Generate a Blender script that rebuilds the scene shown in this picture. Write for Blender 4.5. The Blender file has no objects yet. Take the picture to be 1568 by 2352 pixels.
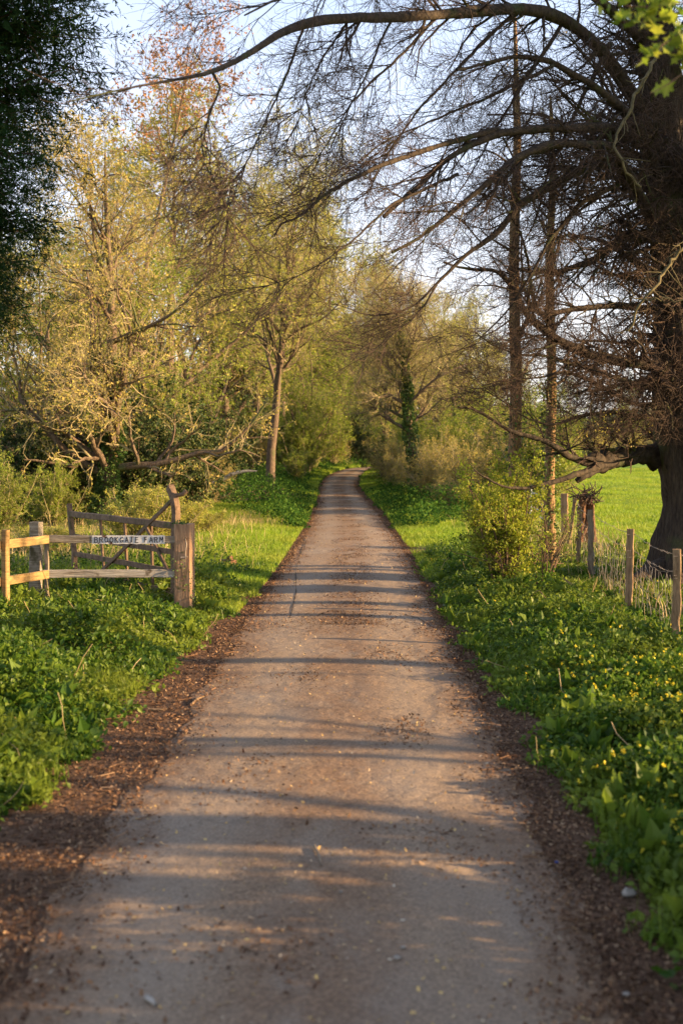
import bpy, math
import numpy as np
PI = math.pi
scene = bpy.context.scene
COL = scene.collection
CAMH, FV, CXV, HYV = 2.1, 2747.0, 784.0, 1030.0     # camera height (m) and focal length, centre and horizon measured on the photograph

def P(x, y, Y):
    "photo measurement (x, y) at a distance Y -> world point"
    return np.array([(x-CXV)*Y/FV, Y, CAMH-(y-HYV)*Y/FV])

def sm(t):
    t = np.clip(t, 0, 1); return t*t*(3-2*t)

def wav(x, y, s=1.0, seed=0):
    "cheap smooth noise, about -1..1"
    r = np.random.RandomState(seed+77); v = 0
    for k in range(6):
        a = r.uniform(0, 2*PI); f = r.uniform(.6, 2.2)/s; ph = r.uniform(0, 2*PI)
        v = v+np.sin((x*math.cos(a)+y*math.sin(a))*f*2*PI/3+ph)
    return v/3.0

LY = [-30, 4.36, 7, 9, 12.5, 19.2, 26, 33, 38.5, 44.5, 50, 56, 65, 75, 82, 88, 95, 110, 140]
XL = [-1.3, -1.28, -1.2, -1.14, -1.11, -1.01, -.88, -.80, -.82, -.81, -.85, -.90, -.62, .16, .85, 2.4, 5, 11, 24]
XR = [.95, .97, 1.05, 1.07, 1.12, 1.22, 1.26, 1.16, 1.08, .92, .70, .56, .85, 1.5, 2.0, 3.9, 7, 13.6, 27]
VY = [-30, 5, 7, 9.3, 12, 15.2, 19, 24, 33, 38.5, 44.5, 50, 56, 65, 75, 82, 88, 95, 110, 140]
VL = [-2.0, -1.95, -1.85, -1.71, -1.59, -1.35, -1.2, -1.12, -1.02, -1.03, -1.0, -1.07, -1.15, -.95, -.25, .5, 2.0, 4.6, 10.6, 23.6]
VR = [1.45, 1.42, 1.34, 1.43, 1.38, 1.36, 1.38, 1.45, 1.42, 1.42, 1.22, 1.05, .92, 1.1, 1.75, 2.3, 4.2, 7.4, 14, 27.4]
def xl(y): return np.interp(y, LY, XL)
def xr(y): return np.interp(y, LY, XR)
def vl(y): return np.interp(y, VY, VL)
def vr(y): return np.interp(y, VY, VR)

def gz(x, y):
    x = np.asarray(x, float); y = np.asarray(y, float)
    rise = .75*sm((y-32)/50)
    dl = vl(y)-x; dr = x-vr(y)
    z = rise + .13*sm(dl/1.3)*(1-.5*sm((y-20)/15)) + .05*sm(dr/1.0)
    off = sm(np.maximum(dl, dr)/1.5)
    z = z+off*(.05*wav(x, y, 3, 1)+.02*wav(x, y, .9, 2))
    z = z+.9*sm((-x-9)/25)*sm((y-15)/25)                # the ground climbs gently on the far left
    d = np.hypot(x, y)
    z = z+6*sm((d-170)/200)*sm((-x+60)/100)
    return z

# ---------------------------------------------------------------- mesh helpers
def mesh_from(name, V, Fs, mats, midx=None, smooth=False):
    me = bpy.data.meshes.new(name)
    V = np.asarray(V, np.float32).reshape(-1, 3)
    if not isinstance(Fs, list): Fs = [Fs]
    Fs = [np.asarray(f, np.int32) for f in Fs if len(f)]
    loops = np.concatenate([f.ravel() for f in Fs])
    sizes = np.concatenate([np.full(len(f), f.shape[1], np.int32) for f in Fs])
    starts = np.concatenate([[0], np.cumsum(sizes)[:-1]]).astype(np.int32)
    me.vertices.add(len(V)); me.vertices.foreach_set('co', V.ravel())
    me.loops.add(len(loops)); me.loops.foreach_set('vertex_index', loops)
    me.polygons.add(len(sizes)); me.polygons.foreach_set('loop_start', starts)
    try: me.polygons.foreach_set('loop_total', sizes)
    except Exception: pass
    for m in mats: me.materials.append(m)
    if midx is not None: me.polygons.foreach_set('material_index', np.asarray(midx, np.int32))
    me.polygons.foreach_set('use_smooth', np.full(len(sizes), bool(smooth)))
    me.update(calc_edges=True)
    return me

class MB:
    "collects pieces of geometry; build() links them as one mesh object"
    def __init__(s): s.V = []; s.F = {}; s.n = 0; s.order = []
    def add(s, V, F, m=0):
        V = np.asarray(V, float).reshape(-1, 3); F = np.asarray(F, int)
        s.V.append(V); s.order.append((F+s.n, m)); s.n += len(V)
        return s
    def build(s, name, mats, parent=None, smooth=False):
        if not isinstance(mats, (list, tuple)): mats = [mats]
        s.order.sort(key=lambda t: t[0].shape[1])
        V = np.concatenate(s.V); Fs = [f for f, m in s.order]
        mi = np.concatenate([np.full(len(f), m) for f, m in s.order])
        if parent is not None:
            V = V-np.array(parent.location)
        o = bpy.data.objects.new(name, mesh_from(name, V, Fs, mats, mi, smooth))
        COL.objects.link(o)
        if parent is not None: o.parent = parent
        return o

def tag(o, label=None, cat=None, group=None, kind=None):
    if label: o['label'] = label
    if cat: o['category'] = cat
    if group: o['group'] = group
    if kind: o['kind'] = kind
    return o

def empty(name, loc, label, cat, group=None):
    o = bpy.data.objects.new(name, None); COL.objects.link(o); o.location = [float(v) for v in loc]; o.empty_display_size = .2
    return tag(o, label, cat, group)

def copy_thing(root, loc, rz, sc, label, group=None, name=None):
    r = root.copy(); COL.objects.link(r); r.location = [float(v) for v in loc]; r.rotation_euler = (0, 0, rz)
    r.scale = sc if isinstance(sc, (tuple, list)) else (sc, sc, sc)
    r['label'] = label
    if group: r['group'] = group
    if name: r.name = name
    for ch in list(root.children):
        c = ch.copy(); COL.objects.link(c); c.parent = r
        for g in list(ch.children):
            d = g.copy(); COL.objects.link(d); d.parent = c
    return r

def nrm(a): return a/np.maximum(np.linalg.norm(a, axis=-1, keepdims=True), 1e-9)

def tubes(mb, pl, rad, S=5, m=0, rough=0, rng=None):
    pl = np.asarray(pl, float); rad = np.asarray(rad, float)
    if pl.ndim == 2: pl = pl[None]; rad = rad[None]
    N, Pn, _ = pl.shape
    T = np.empty_like(pl); T[:, 1:-1] = pl[:, 2:]-pl[:, :-2]; T[:, 0] = pl[:, 1]-pl[:, 0]; T[:, -1] = pl[:, -1]-pl[:, -2]
    T = nrm(T)
    D = nrm(pl[:, -1]-pl[:, 0])
    ref = np.where(np.abs(D[:, 2:3]) > .7, np.array([[1., 0, 0]]), np.array([[0., 0, 1]]))[:, None, :]
    A = nrm(np.cross(T, ref)); B = np.cross(T, A)
    th = np.arange(S)*2*PI/S
    R = rad[:, :, None]*np.ones(S)
    if rough and rng is not None: R = R*(1+rough*rng.standard_normal(R.shape))
    V = pl[:, :, None]+R[..., None]*(np.cos(th)[None, None, :, None]*A[:, :, None]+np.sin(th)[None, None, :, None]*B[:, :, None])
    idx = np.arange(N*Pn*S).reshape(N, Pn, S); nx = np.roll(idx, -1, 2)
    F = np.stack([idx[:, :-1], nx[:, :-1], nx[:, 1:], idx[:, 1:]], -1).reshape(-1, 4)
    mb.add(V, F, m)

def resample(pts, n, rad=None):
    pts = np.asarray(pts, float); d = np.concatenate([[0], np.cumsum(np.linalg.norm(np.diff(pts, axis=0), axis=1))])
    t = np.linspace(0, d[-1], n); out = np.stack([np.interp(t, d, pts[:, k]) for k in range(3)], 1)
    for _ in range(2):
        out[1:-1] = .25*out[:-2]+.5*out[1:-1]+.25*out[2:]
    if rad is None: return out
    return out, np.interp(t, d, rad)

def grow(rng, base, d, L, Pn, wob=.2, trop=(0, 0, 0)):
    base = np.asarray(base, float); d = nrm(np.asarray(d, float)); trop = np.asarray(trop, float)
    out = [base]; p = base
    for k in range(Pn-1):
        d = nrm(d+wob*rng.standard_normal(d.shape)+trop)
        p = p+d*(L/(Pn-1))[:, None]; out.append(p)
    return np.stack(out, 1)

def spawn(rng, pl, rad, n, t0, t1, ang, L, Pn, wob=.2, trop=(0, 0, 0), rr=.55, tip=.3, bias=None, biasw=0, rmin=.002, shrink=.45, noback=None):
    N, Pp, _ = pl.shape
    pid = np.repeat(np.arange(N), n); M = len(pid)
    t = rng.uniform(t0, t1, M); f = t*(Pp-1); i = np.minimum(f.astype(int), Pp-2); w = (f-i)[:, None]
    p = pl[pid, i]*(1-w)+pl[pid, i+1]*w
    r = rad[pid, i]*(1-w[:, 0])+rad[pid, i+1]*w[:, 0]
    T = nrm(pl[pid, i+1]-pl[pid, i])
    q = rng.standard_normal((M, 3)); q = nrm(q-(q*T).sum(1, keepdims=True)*T)
    a = np.radians(rng.uniform(ang[0], ang[1], M))[:, None]
    d = T*np.cos(a)+q*np.sin(a)
    if bias is not None: d = nrm(d+biasw*np.asarray(bias))
    Ls = L*rng.uniform(.55, 1.2, M)*(1-shrink*t)
    c = grow(rng, p, d, Ls, Pn, wob, trop)
    r0 = np.maximum(r*rr, rmin)
    cr = r0[:, None]*np.linspace(1, tip, Pn)[None]
    return c, cr

def above(L, Rr, zmin, y=None):
    k = L[:, :, 2].min(1) > zmin
    return L[k], Rr[k]

def pick(rng, pl, n, t0=.1, t1=1.0):
    N, Pp, _ = pl.shape
    pid = rng.integers(0, N, n); f = rng.uniform(t0, t1, n)*(Pp-1); i = np.minimum(f.astype(int), Pp-2); w = (f-i)[:, None]
    return pl[pid, i]*(1-w)+pl[pid, i+1]*w

LEAF = (np.array([[0, 0, 0], [.42, .3, .1], [1, 0, 0], [.42, -.3, .1]]), [np.array([[0, 1, 2], [0, 2, 3]])])
LEAF_ROUND = (np.array([[0, 0, 0], [.12, .36, .05], [.6, .4, .1], [1, 0, -.05], [.6, -.4, .1], [.12, -.36, .05]]), [np.array([[0, 1, 2, 3], [0, 3, 4, 5]])])
NEEDLE = (np.array([[0, 0, 0], [.3, .095, .0], [1, 0, 0], [.3, -.095, 0.]]), [np.array([[0, 1, 2, 3]])])
MAPLE = (np.array([[0, 0, 0], [.05, .45, .04], [.3, .3, 0], [.55, .62, .06], [.62, .25, 0], [1.05, 0, -.06], [.62, -.25, 0], [.55, -.62, .06], [.3, -.3, 0], [.05, -.45, .04]]),
         [np.array([[0, 1, 2], [2, 3, 4], [6, 7, 8], [8, 9, 0]]), np.array([[0, 2, 4, 5], [0, 5, 6, 8]])])
CHIP = (np.array([[0, -.3, 0], [1, -.15, .12], [.85, .25, .05], [.1, .3, .1]]), [np.array([[0, 1, 2, 3]])])

def leaves(mb, rng, pos, size, tmpl=LEAF, m=0, up=0.0, jit=.35, droop=0.0, dirs=None):
    N = len(pos)
    a = rng.standard_normal((N, 3)) if dirs is None else dirs+.5*rng.standard_normal((N, 3))
    a[:, 2] -= droop; a = nrm(a)
    n = rng.standard_normal((N, 3)); n[:, 2] += up
    b = nrm(np.cross(n, a)); n = np.cross(a, b)
    s = size*rng.uniform(1-jit, 1+jit, N)
    tv, tf = tmpl
    V = pos[:, None]+s[:, None, None]*(tv[None, :, 0:1]*a[:, None]+tv[None, :, 1:2]*b[:, None]+tv[None, :, 2:3]*n[:, None])
    K = len(tv); base = (np.arange(N)*K)[:, None, None]
    V = V.reshape(-1, 3); off = mb.n
    mb.V.append(V); mb.n += len(V)
    for f in tf: mb.order.append(((f[None]+base).reshape(-1, f.shape[1])+off, m))

def blades(mb, rng, pos, h, w, m=0, lean=.45):
    N = len(pos); yaw = rng.uniform(0, 2*PI, N); c, s_ = np.cos(yaw), np.sin(yaw)
    H = h*rng.uniform(.5, 1.3, N); W = w*rng.uniform(.7, 1.3, N); L = lean*rng.uniform(.2, 1.6, N)*H
    fx, fy = rng.standard_normal(N), rng.standard_normal(N); q = np.hypot(fx, fy)+1e-6; fx /= q; fy /= q
    V = np.zeros((N, 5, 3))
    for k, (ww, hh, ll) in enumerate([(-1, 0, 0), (1, 0, 0), (.75, .55, .3), (-.75, .55, .3), (0, 1, 1)]):
        V[:, k, 0] = pos[:, 0]+c*W*ww*.5+fx*L*ll; V[:, k, 1] = pos[:, 1]+s_*W*ww*.5+fy*L*ll; V[:, k, 2] = pos[:, 2]+H*hh*(1 if k < 4 else np.clip(1-.3*L/H, .3, 1))
    b = (np.arange(N)*5)[:, None]+mb.n
    mb.V.append(V.reshape(-1, 3)); mb.n += N*5
    mb.order.append((b+np.array([[0, 1, 2, 3]]), m)); mb.order.append((b+np.array([[3, 2, 4]]), m))

def beam(mb, p0, p1, w, h, m=0, rng=None, jit=.004, n=8, upv=(0, 0, 1), ch=.12, wt=1.0):
    "timber: chamfered rectangle w (across) x h (along up) swept from p0 to p1"
    p0 = np.asarray(p0, float); p1 = np.asarray(p1, float); T = nrm(p1-p0)
    up = np.asarray(upv, float); A = nrm(np.cross(T, up)); B = np.cross(A, T)
    a, b = w/2, h/2; c = ch*min(w, h)
    sec = np.array([[a-c, -b], [a, -b+c], [a, b-c], [a-c, b], [-a+c, b], [-a, b-c], [-a, -b+c], [-a+c, -b]])
    V = []
    for k in range(n):
        t = k/(n-1); o = (rng.standard_normal(2)*jit if rng is not None else np.zeros(2)); s = 1+(wt-1)*t
        for q in sec:
            e = q*s+o+(rng.standard_normal(2)*jit*.3 if rng is not None else 0)
            V.append(p0+(p1-p0)*t+A*e[0]+B*e[1])
    F = [[k*8+i, k*8+(i+1) % 8, (k+1)*8+(i+1) % 8, (k+1)*8+i] for k in range(n-1) for i in range(8)]
    off = mb.n; mb.add(V, F, m)
    mb.order.append((np.array([[off+i for i in range(7, -1, -1)], [off+(n-1)*8+i for i in range(8)]]), m))

# ---------------------------------------------------------------- materials
def newmat(name):
    m = bpy.data.materials.new(name); m.use_nodes = True; nt = m.node_tree; nt.nodes.clear()
    return m, nt, nt.nodes, nt.links

def ramp(N, cols, interp='LINEAR'):
    r = N.new('ShaderNodeValToRGB'); r.color_ramp.interpolation = interp; e = r.color_ramp.elements
    while len(e) < len(cols): e.new(.5)
    for k, (p, c) in enumerate(cols): e[k].position = p; e[k].color = (*c, 1)
    return r

def leafmat(name, cols, trans=.35, rough=.5, patch=None, spec=.3):
    m, nt, N, L = newmat(name)
    g = N.new('ShaderNodeNewGeometry'); n = len(cols)
    r = ramp(N, [(k/(n-1), c) for k, c in enumerate(cols)])
    L.new(g.outputs['Random Per Island'], r.inputs[0]); col = r.outputs[0]
    no = N.new('ShaderNodeTexNoise'); no.inputs['Scale'].default_value = 1.3; no.inputs['Detail'].default_value = 2
    L.new(g.outputs['Position'], no.inputs['Vector'])
    hs = N.new('ShaderNodeHueSaturation'); mr = N.new('ShaderNodeMapRange')
    mr.inputs[1].default_value = .3; mr.inputs[2].default_value = .7; mr.inputs[3].default_value = .72; mr.inputs[4].default_value = 1.25
    L.new(no.outputs[0], mr.inputs[0]); L.new(mr.outputs[0], hs.inputs['Value']); L.new(col, hs.inputs['Color'])
    if patch:
        no2 = N.new('ShaderNodeTexNoise'); no2.inputs['Scale'].default_value = patch[0]; L.new(g.outputs['Position'], no2.inputs['Vector'])
        m2 = N.new('ShaderNodeMapRange'); m2.inputs[1].default_value = .45; m2.inputs[2].default_value = .62; L.new(no2.outputs[0], m2.inputs[0])
        mx = N.new('ShaderNodeMix'); mx.data_type = 'RGBA'; mx.inputs[7].default_value = (*patch[1], 1)
        ml = N.new('ShaderNodeMath'); ml.operation = 'MULTIPLY'; ml.inputs[1].default_value = .75
        L.new(m2.outputs[0], ml.inputs[0]); L.new(ml.outputs[0], mx.inputs[0]); L.new(hs.outputs[0], mx.inputs[6]); out = mx.outputs[2]
    else: out = hs.outputs[0]
    p = N.new('ShaderNodeBsdfPrincipled'); p.inputs['Roughness'].default_value = rough; p.inputs['Specular IOR Level'].default_value = spec
    t = N.new('ShaderNodeBsdfTranslucent'); mix = N.new('ShaderNodeMixShader'); mix.inputs[0].default_value = trans
    o = N.new('ShaderNodeOutputMaterial')
    L.new(out, p.inputs['Base Color']); L.new(out, t.inputs['Color']); L.new(p.outputs[0], mix.inputs[1]); L.new(t.outputs[0], mix.inputs[2]); L.new(mix.outputs[0], o.inputs[0])
    return m

def surfmat(name, cols, scale=8, stretch=(1, 1, 1), rough=.85, bump=.3, bscale=None, detail=6, moss=None, coord='Position', bdist=.02, spec=.25):
    m, nt, N, L = newmat(name)
    if coord == 'Position': src = N.new('ShaderNodeNewGeometry').outputs['Position']
    else: src = N.new('ShaderNodeTexCoord').outputs[coord]
    mp = N.new('ShaderNodeMapping'); mp.inputs['Scale'].default_value = stretch; L.new(src, mp.inputs[0])
    no = N.new('ShaderNodeTexNoise'); no.inputs['Scale'].default_value = scale; no.inputs['Detail'].default_value = detail; no.inputs['Roughness'].default_value = .65
    L.new(mp.outputs[0], no.inputs['Vector'])
    n = len(cols); r = ramp(N, [(.3+.4*k/(n-1), c) for k, c in enumerate(cols)]); L.new(no.outputs[0], r.inputs[0]); out = r.outputs[0]
    if moss:
        no2 = N.new('ShaderNodeTexNoise'); no2.inputs['Scale'].default_value = moss[0]; no2.inputs['Detail'].default_value = 4; L.new(src, no2.inputs['Vector'])
        m2 = N.new('ShaderNodeMapRange'); m2.inputs[1].default_value = moss[2]; m2.inputs[2].default_value = moss[2]+.1; L.new(no2.outputs[0], m2.inputs[0])
        mx = N.new('ShaderNodeMix'); mx.data_type = 'RGBA'; mx.inputs[7].default_value = (*moss[1], 1)
        L.new(m2.outputs[0], mx.inputs[0]); L.new(out, mx.inputs[6]); out = mx.outputs[2]
    p = N.new('ShaderNodeBsdfPrincipled'); p.inputs['Roughness'].default_value = rough; p.inputs['Specular IOR Level'].default_value = spec
    L.new(out, p.inputs['Base Color'])
    nb = N.new('ShaderNodeTexNoise'); nb.inputs['Scale'].default_value = bscale or scale*2; nb.inputs['Detail'].default_value = 5; L.new(mp.outputs[0], nb.inputs['Vector'])
    b = N.new('ShaderNodeBump'); b.inputs['Strength'].default_value = bump; b.inputs['Distance'].default_value = bdist
    L.new(nb.outputs[0], b.inputs['Height']); L.new(b.outputs[0], p.inputs['Normal'])
    o = N.new('ShaderNodeOutputMaterial'); L.new(p.outputs[0], o.inputs[0])
    return m

M = {}
M['bark'] = surfmat('bark', [(.055, .038, .025), (.13, .09, .06), (.2, .145, .095)], 9, (3, 3, .8), bump=.9, bscale=14, moss=(1.5, (.09, .1, .035), .56))
M['bark_limb'] = surfmat('bark_limb', [(.014, .01, .008), (.04, .029, .02), (.07, .05, .032)], 12, bump=1.0, bscale=16, bdist=.03, moss=(2.5, (.035, .04, .014), .57))
M['bark_old'] = surfmat('bark_old', [(.018, .013, .01), (.05, .036, .026), (.085, .06, .042)], 7, (3.5, 3.5, .6), bump=1.0, bscale=9, bdist=.06, moss=(1.2, (.075, .08, .03), .55))
M['twig'] = surfmat('twig', [(.1, .062, .04), (.17, .11, .07)], 3, bump=.1)
M['twig_dark'] = surfmat('twig_dark', [(.03, .02, .016), (.1, .063, .045)], 3, bump=.1)
M['twig_gold'] = surfmat('twig_gold', [(.19, .15, .075), (.39, .32, .17)], 3, bump=.1)
M['lichen'] = surfmat('lichen', [(.07, .062, .03), (.17, .135, .07)], 12, bump=.4)
M['lit_gold'] = leafmat('gold_leaves', [(.32, .28, .05), (.46, .4, .09), (.48, .34, .09), (.25, .28, .05)], .45)
M['lit_yel'] = leafmat('yellow_green_leaves', [(.24, .28, .04), (.4, .42, .07), (.45, .38, .08), (.18, .23, .03)], .5)
M['lit_grn'] = leafmat('spring_leaves', [(.12, .19, .018), (.24, .32, .03), (.36, .38, .05), (.08, .15, .015)], .5)
M['hawthorn'] = leafmat('hawthorn_leaves', [(.2, .28, .02), (.34, .4, .035), (.45, .44, .06), (.14, .2, .015)], .55)
M['copper'] = leafmat('copper_leaves', [(.3, .13, .06), (.42, .2, .09), (.25, .16, .06)], .35)
M['holly'] = leafmat('evergreen_leaves', [(.02, .04, .012), (.04, .075, .018), (.085, .12, .03), (.16, .15, .05)], .2, .55, spec=.2)
M['conifer'] = leafmat('conifer_sprays', [(.008, .03, .008), (.016, .048, .012), (.04, .06, .012)], .12, .7, spec=.1)
M['ivy'] = leafmat('ivy_leaves', [(.03, .07, .014), (.07, .13, .025), (.16, .22, .05)], .2, .45, spec=.3)
M['cover'] = leafmat('ground_cover_leaves', [(.035, .085, .01), (.07, .14, .014), (.17, .24, .025), (.04, .1, .012)], .45, .42, patch=(.8, (.2, .25, .03)), spec=.22)
M['bank'] = leafmat('bank_leaves', [(.025, .07, .012), (.045, .11, .016), (.11, .19, .025)], .35, .75, spec=.08)
M['grass'] = leafmat('grass_blades', [(.13, .23, .015), (.22, .34, .022), (.34, .42, .04), (.17, .27, .02)], .45, .5, patch=(.6, (.32, .38, .04)))
M['straw'] = leafmat('dry_grass', [(.4, .29, .13), (.52, .4, .2), (.3, .24, .1)], .3, .6)
M['flower'] = leafmat('yellow_flowers', [(.75, .6, .03), (.85, .72, .05)], .3, .5)
M['litter'] = leafmat('litter', [(.05, .026, .016), (.12, .062, .034), (.24, .135, .07), (.08, .04, .024), (.16, .09, .05), (.36, .24, .14)], .05, .8, spec=.15)
M['bits'] = leafmat('road_bits', [(.5, .32, .1), (.6, .42, .16), (.3, .2, .1), (.45, .38, .28)], .05, .8)
M['wood_new'] = surfmat('new_timber', [(.16, .095, .037), (.3, .185, .07), (.39, .255, .095)], 6, (1, 1, 8), bump=.3, rough=.75, moss=(3, (.12, .1, .04), .6))
M['wood_post'] = surfmat('brown_timber', [(.17, .1, .06), (.33, .2, .115), (.42, .27, .165)], 5, (4, 4, .6), bump=.5, bscale=12, moss=(7, (.06, .065, .02), .6))
M['wood_gate'] = surfmat('gate_timber', [(.08, .052, .033), (.17, .11, .07), (.24, .16, .1)], 7, (2, 2, 2), bump=.4, moss=(5, (.08, .07, .03), .6))
M['wood_grey'] = surfmat('weathered_timber', [(.1, .075, .05), (.24, .2, .15), (.38, .34, .28)], 6, (.7, 3, 9), bump=.6, bscale=9, moss=(4, (.07, .06, .03), .6))
M['wood_pale'] = surfmat('peeling_painted_timber', [(.12, .09, .06), (.33, .29, .24), (.47, .44, .39)], 5, (.5, 3, 7), bump=.5, moss=(6, (.1, .075, .05), .62))
M['stake'] = surfmat('stake_timber', [(.1, .06, .035), (.25, .16, .085), (.36, .245, .135)], 7, (5, 5, .6), bump=.8, bscale=12)
M['stake_grey'] = surfmat('grey_stake_timber', [(.09, .065, .045), (.22, .17, .12), (.3, .25, .18)], 6, (5, 5, .7), bump=.6, bscale=12)
M['sign'] = surfmat('flaking_white_paint', [(.5, .48, .45), (.66, .65, .64)], 9, bump=.3, moss=(13, (.11, .06, .04), .57), rough=.6)
M['ink'] = surfmat('black_paint', [(.012, .012, .02), (.03, .03, .045)], 10, bump=0, rough=.5)
M['steel'] = surfmat('galvanised_steel', [(.3, .33, .36), (.48, .51, .54)], 6, bump=.05, rough=.45)
M['wire'] = surfmat('rusty_wire', [(.2, .15, .11), (.42, .36, .3)], 20, bump=0, rough=.6)
M['stone'] = surfmat('stone', [(.16, .14, .115), (.34, .3, .25)], 12, bump=.4)
M['blue'] = surfmat('blue_plastic', [(.02, .06, .3), (.03, .1, .45)], 5, bump=.05, rough=.4)
M['rot'] = surfmat('rotten_wood', [(.05, .025, .015), (.16, .08, .045), (.25, .14, .08)], 14, (1, 1, 3), bump=.9)
M['compost'] = leafmat('compost_chips', [(.07, .04, .03), (.15, .09, .065), (.24, .14, .09)], .03, .8)
M['far_wood'] = leafmat('far_wood_leaves', [(.1, .1, .07), (.15, .14, .09), (.2, .18, .1)], .2, .8)

def lane_mat():
    m, nt, N, L = newmat('lane_surface')
    g = N.new('ShaderNodeNewGeometry'); pos = g.outputs['Position']
    def noise(s, d=6, stretch=None, r=.6):
        n = N.new('ShaderNodeTexNoise'); n.inputs['Scale'].default_value = s; n.inputs['Detail'].default_value = d; n.inputs['Roughness'].default_value = r
        if stretch:
            mp = N.new('ShaderNodeMapping'); mp.inputs['Scale'].default_value = stretch; L.new(pos, mp.inputs[0]); L.new(mp.outputs[0], n.inputs['Vector'])
        else: L.new(pos, n.inputs['Vector'])
        return n.outputs[0]
    def mr(v, a, b, c=0, d=1):
        q = N.new('ShaderNodeMapRange'); [q.inputs.__getitem__(i+1).__setattr__('default_value', x) for i, x in enumerate((a, b, c, d))]; L.new(v, q.inputs[0]); return q.outputs[0]
    def mix(f, a, b):
        q = N.new('ShaderNodeMix'); q.data_type = 'RGBA'; L.new(f, q.inputs[0])
        for i, v in ((6, a), (7, b)):
            if isinstance(v, tuple): q.inputs[i].default_value = (*v, 1)
            else: L.new(v, q.inputs[i])
        return q.outputs[2]
    def math_(op, a, b):
        q = N.new('ShaderNodeMath'); q.operation = op
        for i, v in enumerate((a, b)):
            if isinstance(v, (int, float)): q.inputs[i].default_value = v
            else: L.new(v, q.inputs[i])
        return q.outputs[0]
    at = N.new('ShaderNodeAttribute'); at.attribute_name = 'across'; ac = at.outputs['Fac']       # 0 left edge .. 1 right edge
    base = mix(mr(noise(75, 4, None, .8), .38, .62), (.1, .068, .044), (.36, .25, .16))                      # fine aggregate
    base = mix(mr(noise(1.1, 4, (1, .35, 1)), .4, .65), base, mix(mr(noise(60, 2), .4, .6), (.17, .13, .098), (.3, .24, .185)))
    # centre strip and edges carry brown grit, blown in patches
    cen = math_('ABSOLUTE', math_('SUBTRACT', ac, .5), 0)
    dirt = mr(cen, .2, .05, 0, .8)
    edge = mr(cen, .3, .48, 0, 1.0)
    f = math_('MAXIMUM', dirt, edge)
    f = math_('MULTIPLY', f, mr(noise(2.3, 6, (1, .6, 1), .75), .38, .56, .05, 1))
    base = mix(f, base, mix(mr(noise(45, 4), .35, .65), (.1, .058, .034), (.27, .165, .095)))
    vo = N.new('ShaderNodeTexVoronoi'); vo.feature = 'DISTANCE_TO_EDGE'; vo.inputs['Scale'].default_value = .42
    ds = N.new('ShaderNodeVectorMath'); ds.operation = 'ADD'
    nn = N.new('ShaderNodeTexNoise'); nn.inputs['Scale'].default_value = 1.7; nn.inputs['Detail'].default_value = 5; L.new(pos, nn.inputs['Vector'])
    L.new(pos, ds.inputs[0]); L.new(nn.outputs[1], ds.inputs[1]); L.new(ds.outputs[0], vo.inputs['Vector'])
    trk = mr(math_('ABSOLUTE', math_('SUBTRACT', cen, .27), 0), .13, .05, 0, .35)
    base = mix(math_('MULTIPLY', trk, mr(noise(1.4, 4, (1, .4, 1)), .4, .6, .2, 1)), base, (.32, .25, .18))
    base = mix(mr(noise(.9, 7, None, .7), .55, .68, 0, .6), base, mix(mr(noise(30, 4), .35, .65), (.13, .085, .055), (.25, .165, .105)))
    crack = mr(vo.outputs['Distance'], .007, .002, 0, .28)
    base = mix(crack, base, (.05, .042, .035))
    p = N.new('ShaderNodeBsdfPrincipled'); p.inputs['Roughness'].default_value = .88; p.inputs['Specular IOR Level'].default_value = .2; L.new(base, p.inputs['Base Color'])
    b = N.new('ShaderNodeBump'); b.inputs['Strength'].default_value = .7; b.inputs['Distance'].default_value = .008; L.new(noise(120, 3), b.inputs['Height'])
    b2 = N.new('ShaderNodeBump'); b2.inputs['Strength'].default_value = .6; b2.inputs['Distance'].default_value = .05; L.new(noise(6, 4), b2.inputs['Height']); L.new(b2.outputs[0], b.inputs['Normal'])
    L.new(b.outputs[0], p.inputs['Normal']); o = N.new('ShaderNodeOutputMaterial'); L.new(p.outputs[0], o.inputs[0])
    return m

def ground_mat():
    m, nt, N, L = newmat('ground_surface')
    g = N.new('ShaderNodeNewGeometry'); at = N.new('ShaderNodeAttribute'); at.attribute_name = 'veg'
    def noise(s, d=5):
        n = N.new('ShaderNodeTexNoise'); n.inputs['Scale'].default_value = s; n.inputs['Detail'].default_value = d; n.inputs['Roughness'].default_value = .65; L.new(g.outputs['Position'], n.inputs['Vector']); return n.outputs[0]
    r1 = ramp(N, [(.3, (.05, .03, .018)), (.5, (.12, .07, .042)), (.7, (.22, .135, .085))]); L.new(noise(22), r1.inputs[0])
    r2 = ramp(N, [(.36, (.06, .13, .012)), (.5, (.14, .24, .02)), (.62, (.27, .34, .05))]); L.new(noise(.7, 12), r2.inputs[0])
    mx = N.new('ShaderNodeMix'); mx.data_type = 'RGBA'; L.new(at.outputs['Fac'], mx.inputs[0]); L.new(r1.outputs[0], mx.inputs[6]); L.new(r2.outputs[0], mx.inputs[7])
    p = N.new('ShaderNodeBsdfPrincipled'); p.inputs['Roughness'].default_value = .95; p.inputs['Specular IOR Level'].default_value = .1; L.new(mx.outputs[2], p.inputs['Base Color'])
    b = N.new('ShaderNodeBump'); b.inputs['Strength'].default_value = .8; b.inputs['Distance'].default_value = .05; L.new(noise(14), b.inputs['Height']); L.new(b.outputs[0], p.inputs['Normal'])
    o = N.new('ShaderNodeOutputMaterial'); L.new(p.outputs[0], o.inputs[0])
    return m

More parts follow.
